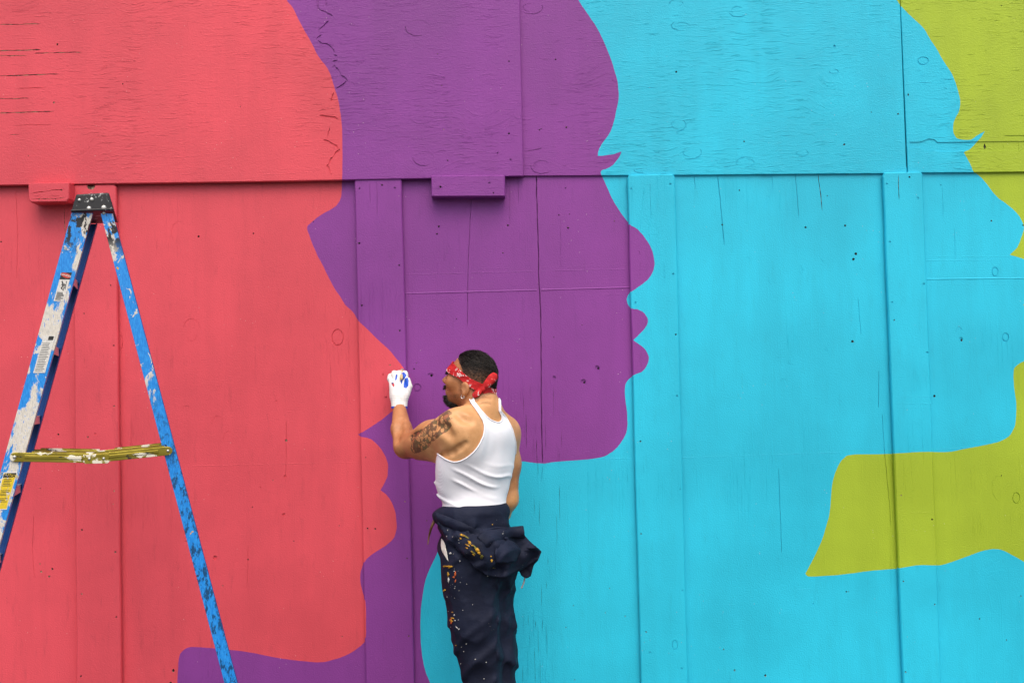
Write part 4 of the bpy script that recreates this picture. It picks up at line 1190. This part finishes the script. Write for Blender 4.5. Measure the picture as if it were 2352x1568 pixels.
# bound edges of the neck and armholes
ed = np.sort(np.concatenate([Tt[:, [0, 1]], Tt[:, [1, 2]], Tt[:, [2, 0]]]), 1)
ue, ct = np.unique(ed, axis=0, return_counts=True)
nb_ = {}
for a_, b_ in ue[ct == 1]: nb_.setdefault(int(a_), []).append(int(b_)); nb_.setdefault(int(b_), []).append(int(a_))
_, bty = proj(Vt); seen = set()
for s0 in list(nb_):
    if s0 in seen or bty[s0] > 1180: continue
    ch = [s0]; seen.add(s0)
    while True:
        nx = [q_ for q_ in nb_[ch[-1]] if q_ not in seen]
        if not nx: break
        ch.append(nx[0]); seen.add(nx[0])
    if len(ch) < 30: continue
    c_ = Vt[ch].copy()
    for _ in range(6): c_ = (np.roll(c_, 1, 0) + c_ * 2 + np.roll(c_, -1, 0)) / 4
    n_ = len(c_); Vr, Fr = [], []
    for i in range(n_):
        t_ = c_[(i + 1) % n_] - c_[i - 1]; t_ /= np.linalg.norm(t_) + 1e-9
        a1 = np.cross(t_, UZ + .01); a1 /= np.linalg.norm(a1); a2 = np.cross(t_, a1)
        for k in range(6): Vr.append(c_[i] + .0030 * (a1 * math.cos(k * math.pi / 3) + a2 * math.sin(k * math.pi / 3)))
    for i in range(n_):
        for k in range(6): Fr.append([i * 6 + k, i * 6 + (k + 1) % 6, ((i + 1) % n_) * 6 + (k + 1) % 6, ((i + 1) % n_) * 6 + k])
    link('binding', mesh_py('binding', Vr, Fr), TANK, tank, True)

# ------------------------------------------------------------------ coverall worn from the waist down
pan = [E(P(1096, 1255, .0), (.155, .125, .115), BA, .05), E(P(1090, 1178, .0), (.148, .116, .075), BA, .05), E(P(1078, 1300, -.075), (.092, .08, .10), BA, .05), E(P(1136, 1300, .0), (.085, .09, .10), BA, .05),
       C(P(1074, 1310, -.05), .100, P(1087, 1420, -.05), .094, .03), C(P(1087, 1420, -.05), .094, P(1100, 1500, -.04), .080, .02), C(P(1100, 1500, -.04), .079, P(1111, 1580, -.03), .066, .02), C(P(1111, 1580, -.03), .066, P(1123, 1770, -.02), .062, .02),
       C(P(1128, 1310, .05), .094, P(1131, 1420, .06), .079, .03), C(P(1131, 1420, .06), .079, P(1142, 1500, .06), .069, .02), C(P(1142, 1500, .06), .068, P(1149, 1580, .06), .062, .02), C(P(1149, 1580, .06), .062, P(1151, 1770, .05), .060, .02),
       E(P(1012, 1184, -.05), (.03, .03, .026), BA, .02)]
fp = Field(pan, .0052)
X = fp.all(); tx, ty = proj(X)
leg = sstep(1330, 1400, ty)
diag = ty * .8 + (tx - 1090) * np.where(tx < 1142, .75, -.6)
w1 = ridged(X, (11, 11, 6), 1.5) ** 2; w2 = np.sin(diag / 9. + 7 * vnoise(X, (5, 5, 4))) * .5 + .5
wst = sstep(1160, 1190, ty)
fp.F -= wst * (.012 * (w1 - .55) * (.4 + .6 * leg) + .008 * (w2 ** 4) * sstep(.35, .65, vnoise(X, (5, 5, 5), 9.)) + .008 * (ridged(X, (20, 20, 13), 3.) ** 2 - .5))
fp.F -= .009 * sstep(1185, 1205, ty) * sstep(1228, 1208, ty) * ridged(X, (9, 9, 3), 7.)
V, Q = fp.mesh(); T3 = tris(Q); tx, ty = proj(V)
wl = np.interp(tx, [985, 1004, 1015, 1050, 1100, 1162, 1190], [1176, 1168, 1163, 1156, 1150, 1153, 1162])
Vp, Tp = clip(V, T3, np.maximum(wl - ty, .02 - V[:, 2]))
cover = link('coverall', mesh_np('coverall', Vp, Tp), NAVY, man, True); solid(cover, .003)
cover['label'] = 'navy coverall stripped to the waist, splashed with paint'
bvh_p = BVHTree.FromPolygons([tuple(v) for v in Vp], [tuple(int(i) for i in t) for t in Tp])

def hit(x, y, bvh):
    d = Vector(ray(x, y)).normalized()
    loc, nor, idx, dist = bvh.ray_cast(Vector(CAM), d)
    return None if loc is None else np.array(loc)
def drape(name, rows, off, miss, wr=.006, thick=.004, n=7, parent=cover, mat=NAVY, bvh=bvh_p, seed=0.):
    """a cloth piece laid over the figure: rows of photo points, off = how far it stands off"""
    cols = [spline(r_, n, 999) for r_ in rows]
    grid = np.array([spline([c[j] for c in cols], n, 999) for j in range(len(cols[0]))])       # [j][i] -> point
    nj, ni = grid.shape[:2]
    V = np.zeros((nj, ni, 3)); H = np.full((nj, ni), np.nan)
    for j in range(nj):
        for i in range(ni):
            q = hit(grid[j, i, 0], grid[j, i, 1], bvh)
            if q is not None: H[j, i] = q[1]
    fallback = YM + miss
    H = np.where(np.isnan(H), fallback, np.minimum(H, fallback))
    for _ in range(6):                                        # cloth bridges hollows
        Hs = H.copy(); Hs[1:-1, 1:-1] = (H[:-2, 1:-1] + H[2:, 1:-1] + H[1:-1, :-2] + H[1:-1, 2:]) / 4
        H = np.minimum(H, Hs) * .5 + Hs * .5
    for j in range(nj):
        for i in range(ni):
            o_ = off(j / (nj - 1), i / (ni - 1)) if callable(off) else off
            V[j, i] = W(grid[j, i, 0], grid[j, i, 1], H[j, i] - o_)
    Z = V.reshape(-1, 3)
    Z[:, 1] -= wr * (ridged(Z, (14, 14, 22), seed) ** 3 * 2 - .6) + wr * .6 * (ridged(Z, (30, 30, 44), seed + 3) ** 2 - .4)
    idx = np.arange(nj * ni).reshape(nj, ni)
    Qd = np.stack([idx[:-1, :-1], idx[1:, :-1], idx[1:, 1:], idx[:-1, 1:]], -1).reshape(-1, 4)
    o = link(name, mesh_np(name, Z, Qd[:, ::-1]), mat, parent, True)
    solid(o, thick, 0)
    return Z, Qd
parts_bvh = [(Vp, Tp)]
def reg(r_): parts_bvh.append((r_[0], tris(r_[1])))
reg(drape('hanging_bodice', [[(1003, 1190), (1030, 1200), (1060, 1209), (1100, 1212), (1150, 1210), (1196, 1212)], [(1006, 1206), (1034, 1222), (1070, 1240), (1110, 1248), (1155, 1240), (1214, 1241)],
   [(1011, 1221), (1050, 1252), (1085, 1280), (1120, 1290), (1160, 1283), (1240, 1265)], [(1020, 1231), (1066, 1276), (1100, 1308), (1132, 1322), (1172, 1319), (1226, 1289)]],
   lambda a, b: .010 + .028 * math.sin(math.pi * min(b * 1.15, 1)) + .012 * a + .007 * math.sin(a * 9 + b * 7), .02, .017, .005, seed=1.))
reg(drape('sleeve', [[(1178, 1226), (1202, 1238), (1225, 1250), (1244, 1266.5)], [(1180, 1255), (1200, 1268), (1222, 1277), (1238, 1280)], [(1188, 1290), (1202, 1296), (1216, 1300), (1226, 1298)], [(1196, 1318), (1204, 1325), (1212, 1326), (1219, 1322)]], .022, .03, .010, .006, seed=4.))
reg(drape('sleeve', [[(999, 1176), (1030, 1187), (1070, 1203), (1114, 1223)], [(1001, 1186), (1030, 1198), (1068, 1213), (1107, 1231)], [(1003, 1197), (1030, 1209), (1064, 1223), (1099, 1240)]], lambda a, b: .030 + .008 * math.sin(math.pi * b), .0, .005, .006, seed=2.))
reg(drape('collar', [[(1096, 1232), (1113, 1220), (1156, 1213.5), (1202, 1207.5)], [(1106, 1244), (1126, 1234), (1160, 1223), (1204, 1220)], [(1117, 1257), (1139, 1246), (1165, 1234), (1205, 1235)]], lambda a, b: .046 + .016 * math.sin(math.pi * b), .0, .004, .005, seed=6.))
reg(drape('bodice_fold', [[(1140, 1250), (1165, 1240), (1182, 1246)], [(1137, 1272), (1165, 1262), (1195, 1263)], [(1138, 1290), (1162, 1292), (1184, 1288)]], lambda a, b: .052 + .018 * math.sin(math.pi * b), .0, .006, .005, seed=8.))
LINING = plain('white_pocket_cloth', (.66, .63, .56, 1), .85, 0, 90, .4)
drape('pocket_lining', [[(1014, 1236), (1019, 1242), (1022, 1250)], [(1013, 1252), (1020, 1262), (1027, 1272)], [(1016, 1266), (1022, 1276), (1030, 1288)]], .008, .0, .003, .002, mat=LINING, seed=9.)
drape('lining_edge', [[(1202, 1290), (1206, 1292)], [(1205, 1312), (1208.5, 1313)], [(1202, 1335), (1205, 1336)], [(1196, 1350), (1199, 1351)]], .012, .05, .003, .003, mat=plain('pinkish_lining', (.60, .48, .45, 1), .85), seed=3.)
# strap dangling from the waist
STRAP = plain('brown_leather', lin(104, 70, 34), .6, 0, 80, .4)
sp_ = spline([(1005, 1185), (1000, 1192), (992, 1208), (986, 1228), (982.5, 1250)], 6, 999)
Vs, Fs = [], []
for i, q in enumerate(sp_):
    w_ = 4.2 * (1 - i / (len(sp_) - 1)) + 1.0
    for sx in (-1, 1):
        for dd in (-.004, .004): Vs.append(P(q[0] + sx * w_, q[1] + sx * w_ * .25, -.02 + dd + .01 * math.sin(i * .4)))
for i in range(len(sp_) - 1):
    a = 4 * i
    Fs += [[a, a + 4, a + 6, a + 2], [a + 1, a + 3, a + 7, a + 5], [a, a + 1, a + 5, a + 4], [a + 2, a + 6, a + 7, a + 3]]
link('strap', mesh_py('strap', Vs, Fs), STRAP, man, True)

# dried paint on the coverall
base = 0; AV, AT = [], []
for v_, t_ in parts_bvh:
    AV.append(v_); AT.append(np.asarray(t_) + base); base += len(v_)
bvh_all = BVHTree.FromPolygons([tuple(v) for v in np.concatenate(AV)], [tuple(int(i) for i in t) for t in np.concatenate(AT)])
def splats(name, items, mat, parent=cover, bvh=bvh_all, lift=.0048, seed=1, joined_=False):
    rs = random.Random(seed); AV_, AF_ = [], []
    for x, y, rx, ry, rot in items:
        n = 18; pts = []; rad = [rs.uniform(.35, 1.35) for _ in range(n)]
        for i in range(n):
            a = 2 * math.pi * i / n
            r_ = rad[i] * .6 + rad[i - 1] * .4
            ex, ey = rx * r_ * math.cos(a), ry * r_ * math.sin(a)
            pts.append((x + ex * math.cos(rot) - ey * math.sin(rot), y + ex * math.sin(rot) + ey * math.cos(rot)))
        hs = [hit(x, y, bvh)] + [hit(*p, bvh) for p in pts]
        if any(h_ is None for h_ in hs): continue
        d0 = hs[0][1]
        V = [W(xx, yy, max(min(h_[1], d0 + .012), d0 - .012) - lift) for (xx, yy), h_ in zip([(x, y)] + pts, hs)]
        Fc = [[0, 1 + i, 1 + (i + 1) % n] for i in range(n)]
        if joined_:
            b0 = len(AV_); AV_ += V; AF_ += [[b0 + k for k in f] for f in Fc]
        else: solid(link(name, mesh_py(name, V, Fc), mat, parent, True), .0004)
    if joined_:
        o = link(name, mesh_py(name, AV_, AF_), mat, parent, True); solid(o, .0004); o['kind'] = 'stuff'
YEL = plain('dried_yellow_paint', lin(196, 146, 30), .6, 0, 120, .4); WHP = plain('dried_white_paint', lin(206, 204, 198), .6, 0, 120, .4); ORP = plain('dried_orange_paint', lin(196, 92, 38), .6, 0, 120, .4)
OLV = plain('dried_olive_paint', lin(120, 112, 40), .6, 0, 120, .4)
rs = random.Random(12)
it = [(1062, 1228, 7, 2.6, .3), (1058, 1236, 4, 2.2, .5), (1079, 1246, 6, 3.4, .7), (1085, 1252, 3, 2, .2), (1074, 1252, 6, 1.6, .6), (1097, 1262, 6, 4.2, .8), (1101, 1270, 4, 4, .4), (1128, 1277, 2.2, 2.2, 0), (1129, 1287, 3.2, 4, .2), (1088, 1274, 4.5, 1.5, .7), (1083, 1266, 3.5, 1.2, .7), (1072, 1258, 3.4, 1.3, .5),
      (1029, 1300, 10, 2.2, .05), (1034, 1301, 5, 4, .1), (1029, 1318, 2.6, 6, .1), (1019, 1300, 3, 2, 0), (1020, 1355, 3.4, 2.4, -.6), (1039, 1405, 2.2, 1.6, 0), (1036, 1425, 4.4, 3, .8), (1040, 1419, 5, 1.5, .1), (1047, 1481, 1.4, 1.4, 0), (1131, 1204, 2, 1.4, 0)]
splats('paint_stain', it, YEL)
it = [(1093, 1258, 9, 3, .8), (1070, 1232, 8, 2, .5), (1106, 1277, 5, 5, .5), (1087, 1268, 8, 2, .7), (1134, 1303, 3, 3, .3)]
splats('paint_stain', it, OLV, lift=.0042, seed=5)
it = [(1045, 1318, 2.0, 7, .05), (1046, 1334, 1.8, 5, 0), (1035, 1422, 2, 2.5, 0), (1036, 1429, 2.2, 3, .3), (1042, 1325, 3, 2, .4)]
splats('paint_stain', it, ORP, seed=2)
it = [(1030, 1332, 2.2, 7, .05), (1120, 1321, 1.5, 3, .4), (1043, 1412, 1.4, 1.8, 0), (1045, 1424, 2, 1.2, 0), (1050, 1441, 4, 1.4, .7), (1054, 1444, 2, 1.4, 0), (1071, 1478, 1.5, 1.3, 0), (1065, 1495, 1.2, 1.2, 0), (1028, 1217, 1.2, 1.6, 0), (1026, 1231, 1.2, 1.4, 0), (1117, 1520, 1.4, 1.2, 0), (1092, 1513, 1.3, 1.3, 0), (1034, 1270, 3, 2.2, 0), (1043, 1311, 1.6, 1.4, 0), (1027, 1370, 1.3, 1.3, 0), (1056, 1288, 1.5, 2, 0), (1155, 1225, 1.2, 1, 0), (1112, 1558, 1.2, 1.2, 0)]
splats('paint_stain', it, WHP, seed=3)
it = []
for k in range(24): it.append((rs.gauss(1040, 22), rs.uniform(1230, 1540), rs.uniform(.6, 1.2), rs.uniform(.6, 1.2), 0))
splats('paint_specks', it, WHP, seed=4, joined_=True)
# shoes
SHOE = plain('dark_work_boot', (.03, .024, .02, 1), .6, 0, 60, .4)
for c in (P(1124, 1775, -.02), P(1150, 1772, .05)):
    c = np.array([c[0], c[1], 0.])
    fs = Field([C(c + [0, -.005, .11], .056, c + [0, -.01, .05], .054, .03), C(c + [.0, -.02, .040], .046, c + [-.115, .125, .034], .042, .04), C(c + [-.06, .065, .07], .04, c + [.0, .0, .09], .05, .04)], .006)
    fs.F = np.maximum(fs.F, .004 - fs.all()[..., 2])
    v_, q_ = fs.mesh()
    link('shoe', mesh_np('shoe', v_, q_), SHOE, man, True)

# ------------------------------------------------------------------ hair, beard, bandana, ear-ring
hprims = [p for p in head if p[3] > 0][:9] + [neck[0]]
fh = Field(hprims, .0032, hp(0, 0, -.03) - np.array([.16, .16, .11]), hp(0, 0, 0) + np.array([.16, .16, .13]))
Xh = fh.all(); F0 = fh.F.copy()
def shell(off, fn):
    v_, q_ = nets(F0 - off, fh.lo, fh.h); t_ = tris(q_)
    q = (v_ - HO) @ HA.T
    return clip(v_, t_, fn(q[:, 0], q[:, 1], q[:, 2]))
jit = lambda f, u: .004 * (vnoise(np.stack([f, u, f * 0], -1), (160, 160, 1)) - .5)
hairpoly = [(.040, .3), (.040, .088), (.026, .066), (.014, .050), (.004, .032), (.002, .0), (-.016, -.012), (-.030, -.028), (-.040, -.066), (-.2, -.070), (-.2, .3)]
Vh, Th = shell(.0045 + .0015 * (vnoise(Xh, 120) - .5), lambda f, l, u: sd_poly(f, u, hairpoly) + jit(f, u))
q = (Vh - HO) @ HA.T
fade = np.clip(sstep(.050, -.012, q[:, 1] * 0 + q[:, 2] - .18 * (q[:, 0] + .06)) * sstep(-.10, -.075, q[:, 0] * 1.0) + .9 * sstep(-.030, -.05, q[:, 2]), 0, 1) * .9
hm = mesh_np('hair', Vh, Th); set_attr(hm, 'fade', fade)
hair = link('hair', hm, HAIR, man, True); solid(hair, .004)
# short strands standing off the scalp
Nh = vnormals(Vh, Th); rs2 = np.random.RandomState(5)
ar = np.linalg.norm(np.cross(Vh[Th[:, 1]] - Vh[Th[:, 0]], Vh[Th[:, 2]] - Vh[Th[:, 0]]), axis=1)
pick = rs2.choice(len(Th), 9000, p=ar / ar.sum()); bc = rs2.dirichlet((1, 1, 1), 9000)
pts_ = (Vh[Th[pick]] * bc[..., None]).sum(1); nn = Nh[Th[pick, 0]]; fd = fade[Th[pick, 0]]
keep = rs2.rand(9000) > fd * .9
pts_, nn, fd = pts_[keep], nn[keep], fd[keep]
lean = -HF * rs2.uniform(.6, 1.0, (len(nn), 1)) + rs2.normal(0, .10, nn.shape) - UZ * .35
lean = lean - nn * (lean * nn).sum(1, keepdims=True); lean = lean / (np.linalg.norm(lean, axis=1, keepdims=True) + 1e-6) + nn * .22
lean /= np.linalg.norm(lean, axis=1, keepdims=True)
side = np.cross(lean, rs2.normal(0, 1, nn.shape)); side /= np.linalg.norm(side, axis=1, keepdims=True)
ln = (.0190 * (1 - fd * .75))[:, None] * rs2.uniform(.6, 1.2, (len(nn), 1))
SV = np.stack([pts_ - side * .0006, pts_ + side * .0006, pts_ + lean * ln], 1).reshape(-1, 3)
so = mesh_np('strands', SV, np.arange(len(SV)).reshape(-1, 3)); set_attr(so, 'fade', np.repeat(fd * .5, 3))
so_ = link('strands', so, HAIR, hair); so_['kind'] = 'stuff'
# beard on the chin and moustache
def beard_part(name, poly, off, lmax, nst, ln0, parent=man):
    Vq, Tq = shell(off + .003 * (vnoise(Xh, 220, 4.) - .5), lambda f, l, u: np.maximum(sd_poly(f, u, poly) + jit(f, u), np.abs(l) - lmax))
    m_ = mesh_np(name, Vq, Tq); set_attr(m_, 'fade', np.zeros(len(Vq)))
    o = link(name, m_, HAIR, parent, True); solid(o, .004)
    n_ = vnormals(Vq, Tq); pk = rs2.randint(0, len(Tq), nst); p_ = Vq[Tq[pk]].mean(1)
    d_ = n_[Tq[pk, 0]] * .6 - UZ * .9 + HF * .25 + rs2.normal(0, .35, (nst, 3)); d_ /= np.linalg.norm(d_, axis=1, keepdims=True)
    s_ = np.cross(d_, rs2.normal(0, 1, (nst, 3))); s_ /= np.linalg.norm(s_, axis=1, keepdims=True)
    l_ = ln0 * rs2.uniform(.5, 1.2, (nst, 1))
    S_ = np.stack([p_ - s_ * .0006, p_ + s_ * .0006, p_ + d_ * l_], 1).reshape(-1, 3)
    m2 = mesh_np('strands', S_, np.arange(len(S_)).reshape(-1, 3)); set_attr(m2, 'fade', np.zeros(len(S_)))
    so_ = link('strands', m2, HAIR, o); so_['kind'] = 'stuff'
beard_part('beard', [(.13, -.062), (.086, -.066), (.070, -.060), (.056, -.066), (.046, -.078), (.042, -.090), (.05, -.12), (.13, -.12)], .0060, .038, 3200, .013)
beard_part('moustache', [(.13, -.024), (.098, -.026), (.088, -.034), (.082, -.050), (.080, -.064), (.088, -.064), (.093, -.048), (.099, -.0385), (.13, -.037)], .0065, .032, 900, .007)
beard_part('eyebrow', [(.13, .026), (.07, .027), (.055, .022), (.07, .0195), (.13, .017)], .005, .052, 500, .006)
# bandana
uline = lambda f: .057 - .64 * (.088 - f)
Vb, Tb_ = shell(.0068 + .0035 * (ridged(Xh, (26, 26, 60), 2.) - .5), lambda f, l, u: np.abs(u - uline(f) - .003 * np.sin(f * 60)) * .876 - (.0155 + .004 * sstep(.0, .09, f)))
band = link('bandana', mesh_np('bandana', Vb, Tb_), BAND, man, True); solid(band, .004)
kn = Field([E(hp(-.070, .062, -.043), (.012, .010, .011), HA, .006), E(hp(-.074, .060, -.036), (.008, .008, .009), HA, .005), E(hp(-.064, .064, -.047), (.008, .008, .008), HA, .005)], .002)
v_, q_ = kn.mesh(); link('knot', mesh_np('knot', v_, q_), BAND, band, True)
def tail(pts, wid, nrm):
    c = [np.array(p_) for p_ in spline(pts, 6, 999)]; n = len(c); V, Fc = [], []
    for i in range(n):
        t = c[min(i + 1, n - 1)] - c[max(i - 1, 0)]; t /= np.linalg.norm(t)
        sd = np.cross(t, nrm); sd /= np.linalg.norm(sd)
        w_ = np.interp(i / (n - 1), [0, .25, .6, .9, 1], [.3, .8, 1, .75, .12]) * wid
        for k in range(5):
            a = k / 2 - 1
            V.append(c[i] + sd * a * w_ + np.asarray(nrm) * (.003 * (1 - a * a) + .0015 * math.sin(i * 1.3 + k * 2)))
    for i in range(n - 1):
        for k in range(4): Fc.append([i * 5 + k, i * 5 + k + 1, i * 5 + 6 + k, i * 5 + 5 + k])
    o = link('tail', mesh_py('tail', V, Fc), BAND, band, True); solid(o, .003, 0)
tail([hp(-.072, .066, -.040), hp(-.092, .060, -.020), hp(-.108, .048, .000), hp(-.117, .036, .011)], .0175, HL * .85 - HF * .5)
tail([hp(-.068, .068, -.046), hp(-.058, .074, -.055), hp(-.047, .078, -.064), hp(-.038, .080, -.072)], .0125, HL)
# ear-ring
SIL = plain('polished_silver', (.85, .84, .80, 1), .18, 1.)
V, Fc = [], []
for i in range(16):
    for j in range(8):
        a, b = 2 * math.pi * i / 16, 2 * math.pi * j / 8
        r_ = .0062 + .0019 * math.cos(b)
        V.append(hp(.004 + r_ * math.cos(a), .082 + .0024 * math.sin(b), -.071 + r_ * math.sin(a)))
        Fc.append([i * 8 + j, ((i + 1) % 16) * 8 + j, ((i + 1) % 16) * 8 + (j + 1) % 8, i * 8 + (j + 1) % 8])
link('ear_ring', mesh_py('ear_ring', V, Fc), SIL, man, True)

# ------------------------------------------------------------------ glove on the raised hand
g = [C(P(905, 908, .292), .017, P(903, 885, .318), .017, .02), C(P(917, 910, .288), .020, P(915, 880, .322), .019, .02), C(P(929, 906, .292), .018, P(929, 886, .318), .017, .02), C(P(917, 915, .282), .029, P(917, 902, .298), .027, .02),
     C(P(902, 886, .318), .0115, P(897, 871, .340), .0110, .004), C(P(896, 870, .340), .012, P(897, 864, .362), .011, .004), C(P(897, 864, .362), .011, P(902, 872, .376), .0105, .004),       # little finger
     C(P(909, 880, .322), .0118, P(906, 862, .340), .0112, .003), C(P(905, 862, .340), .0125, P(906, 857, .366), .0115, .004), C(P(906, 857, .366), .0115, P(910, 868, .384), .011, .004),      # ring
     C(P(918, 878, .324), .0118, P(917, 860, .340), .0115, .003), C(P(916.5, 861, .340), .013, P(917, 857, .368), .012, .004), C(P(917, 857, .368), .012, P(918, 868, .386), .011, .004),      # middle
     C(P(929, 882, .322), .0118, P(930, 863, .336), .0115, .003), C(P(931, 863, .336), .013, P(930, 858, .364), .012, .004), C(P(930, 858, .364), .012, P(925, 863, .388), .010, .004),           # index
     C(P(934, 903, .298), .0150, P(939.5, 887, .302), .0135, .008), C(P(939.5, 887, .302), .013, P(936, 873, .314), .012, .004), C(P(936, 873, .314), .0115, P(928, 866, .332), .0102, .003),        # thumb
     C(P(917, 938, .263), .0325, P(917, 914, .284), .0325, .012)]
fg = Field(g, .0021)
Xg = fg.all(); gx, gy = proj(Xg)
fg.F -= .0009 * np.sin(gy * 1.35) * sstep(908, 913, gy) + .0012 * (ridged(Xg, (60, 60, 60)) - .5)
fg.F = np.maximum(fg.F, (gy - 938) * .00175)
V, Q = fg.mesh(); gx, gy = proj(V)
gme = mesh_np('glove', V, Q)
T3 = tris(Q); N = vnormals(V, T3); nearv = ((V - CAM) * N).sum(1) < 0
c1 = np.minimum(sd_poly(gx, gy, [(921, 858), (926, 854), (931, 857), (934, 862), (930, 868), (925, 873), (922, 884), (919, 872)]), sd_poly(gx, gy, [(930, 869), (936, 866), (939, 874), (938, 885), (933, 892), (927, 889), (927, 881)]))
c2 = sd_poly(gx, gy, [(909, 860), (912, 859), (912.5, 866), (910.5, 873), (907.5, 873), (908, 866)])
c3 = np.abs(gy - 935.5) - 2.8
coat = np.where(nearv, sstep(1., -1., np.minimum(c1, c2)), sstep(.335, .345, V[:, 1] - YM))
set_attr(gme, 'coat', np.maximum(coat, sstep(.6, -.6, c3)))
glove = link('glove', gme, GLOVE, man, True)
glove['label'] = 'white knit work glove with blue coated fingers'
bvh_g = BVHTree.FromPolygons([tuple(v) for v in V], [tuple(int(i) for i in q) for q in Q])
def mark(name, poly, mat, lift=.0006):
    V = []
    for x, y in poly:
        h_ = hit(x, y, bvh_g)
        V.append(W(x, y, (h_[1] if h_ is not None else YM + .3) - lift))
    o = link(name, mesh_py(name, V, [list(range(len(poly)))]), mat, glove)
mark('emblem', [(898.5, 879), (903, 878), (906, 883), (905, 889), (903, 887), (900, 883)], plain('emblem_red', lin(196, 60, 62), .7))
mark('emblem', [(899, 879), (903, 877.5), (905, 880.5), (901, 882)], plain('emblem_blue', lin(40, 70, 130), .7), .0011)

# ------------------------------------------------------------------ the brush in the hand
tipw = W(924, 844.5, -.0205); endw = P(921.5, 869.5, .292)
brush = empty('paint_brush', tuple(endw), 'small wooden paint brush held in the white glove, its bristles on the wall', 'paint brush')
ax = (tipw - endw); Lb = np.linalg.norm(ax); ax /= Lb
s1v = np.cross(ax, UZ); s1v /= np.linalg.norm(s1v); s2v = np.cross(s1v, ax)
def lathe(name, prof, mat, flat=1.0):
    n = 14; V, Fc = [], []
    for t, r_ in prof:
        for i in range(n):
            a = 2 * math.pi * i / n
            V.append(endw + ax * t + s1v * r_ * math.cos(a) + s2v * r_ * flat * math.sin(a))
    for k in range(len(prof) - 1):
        for i in range(n): Fc.append([k * n + i, k * n + (i + 1) % n, (k + 1) * n + (i + 1) % n, (k + 1) * n + i])
    Fc += [[i for i in range(n)][::-1], [(len(prof) - 1) * n + i for i in range(n)]]
    link(name, mesh_py(name, V, Fc), mat, brush, True)
WOODH = plain('pale_wood', lin(214, 186, 132), .5, 0, 70, .3)
lathe('handle', [(0, .0045), (.002, .0062), (.02, .0066), (Lb * .45, .0062), (Lb * .62, .0072), (Lb * .70, .0066)], WOODH)
lathe('ferrule', [(Lb * .68, .0071), (Lb * .70, .0076), (Lb * .82, .0080), (Lb * .825, .0076)], STEELM, .8)
BRI = plain('coral_wet_bristles', CORAL, .35, 0, 200, .5)
lathe('bristles', [(Lb * .82, .0074), (Lb * .90, .0088), (Lb * .97, .0060), (Lb, .0015)], BRI, .6)
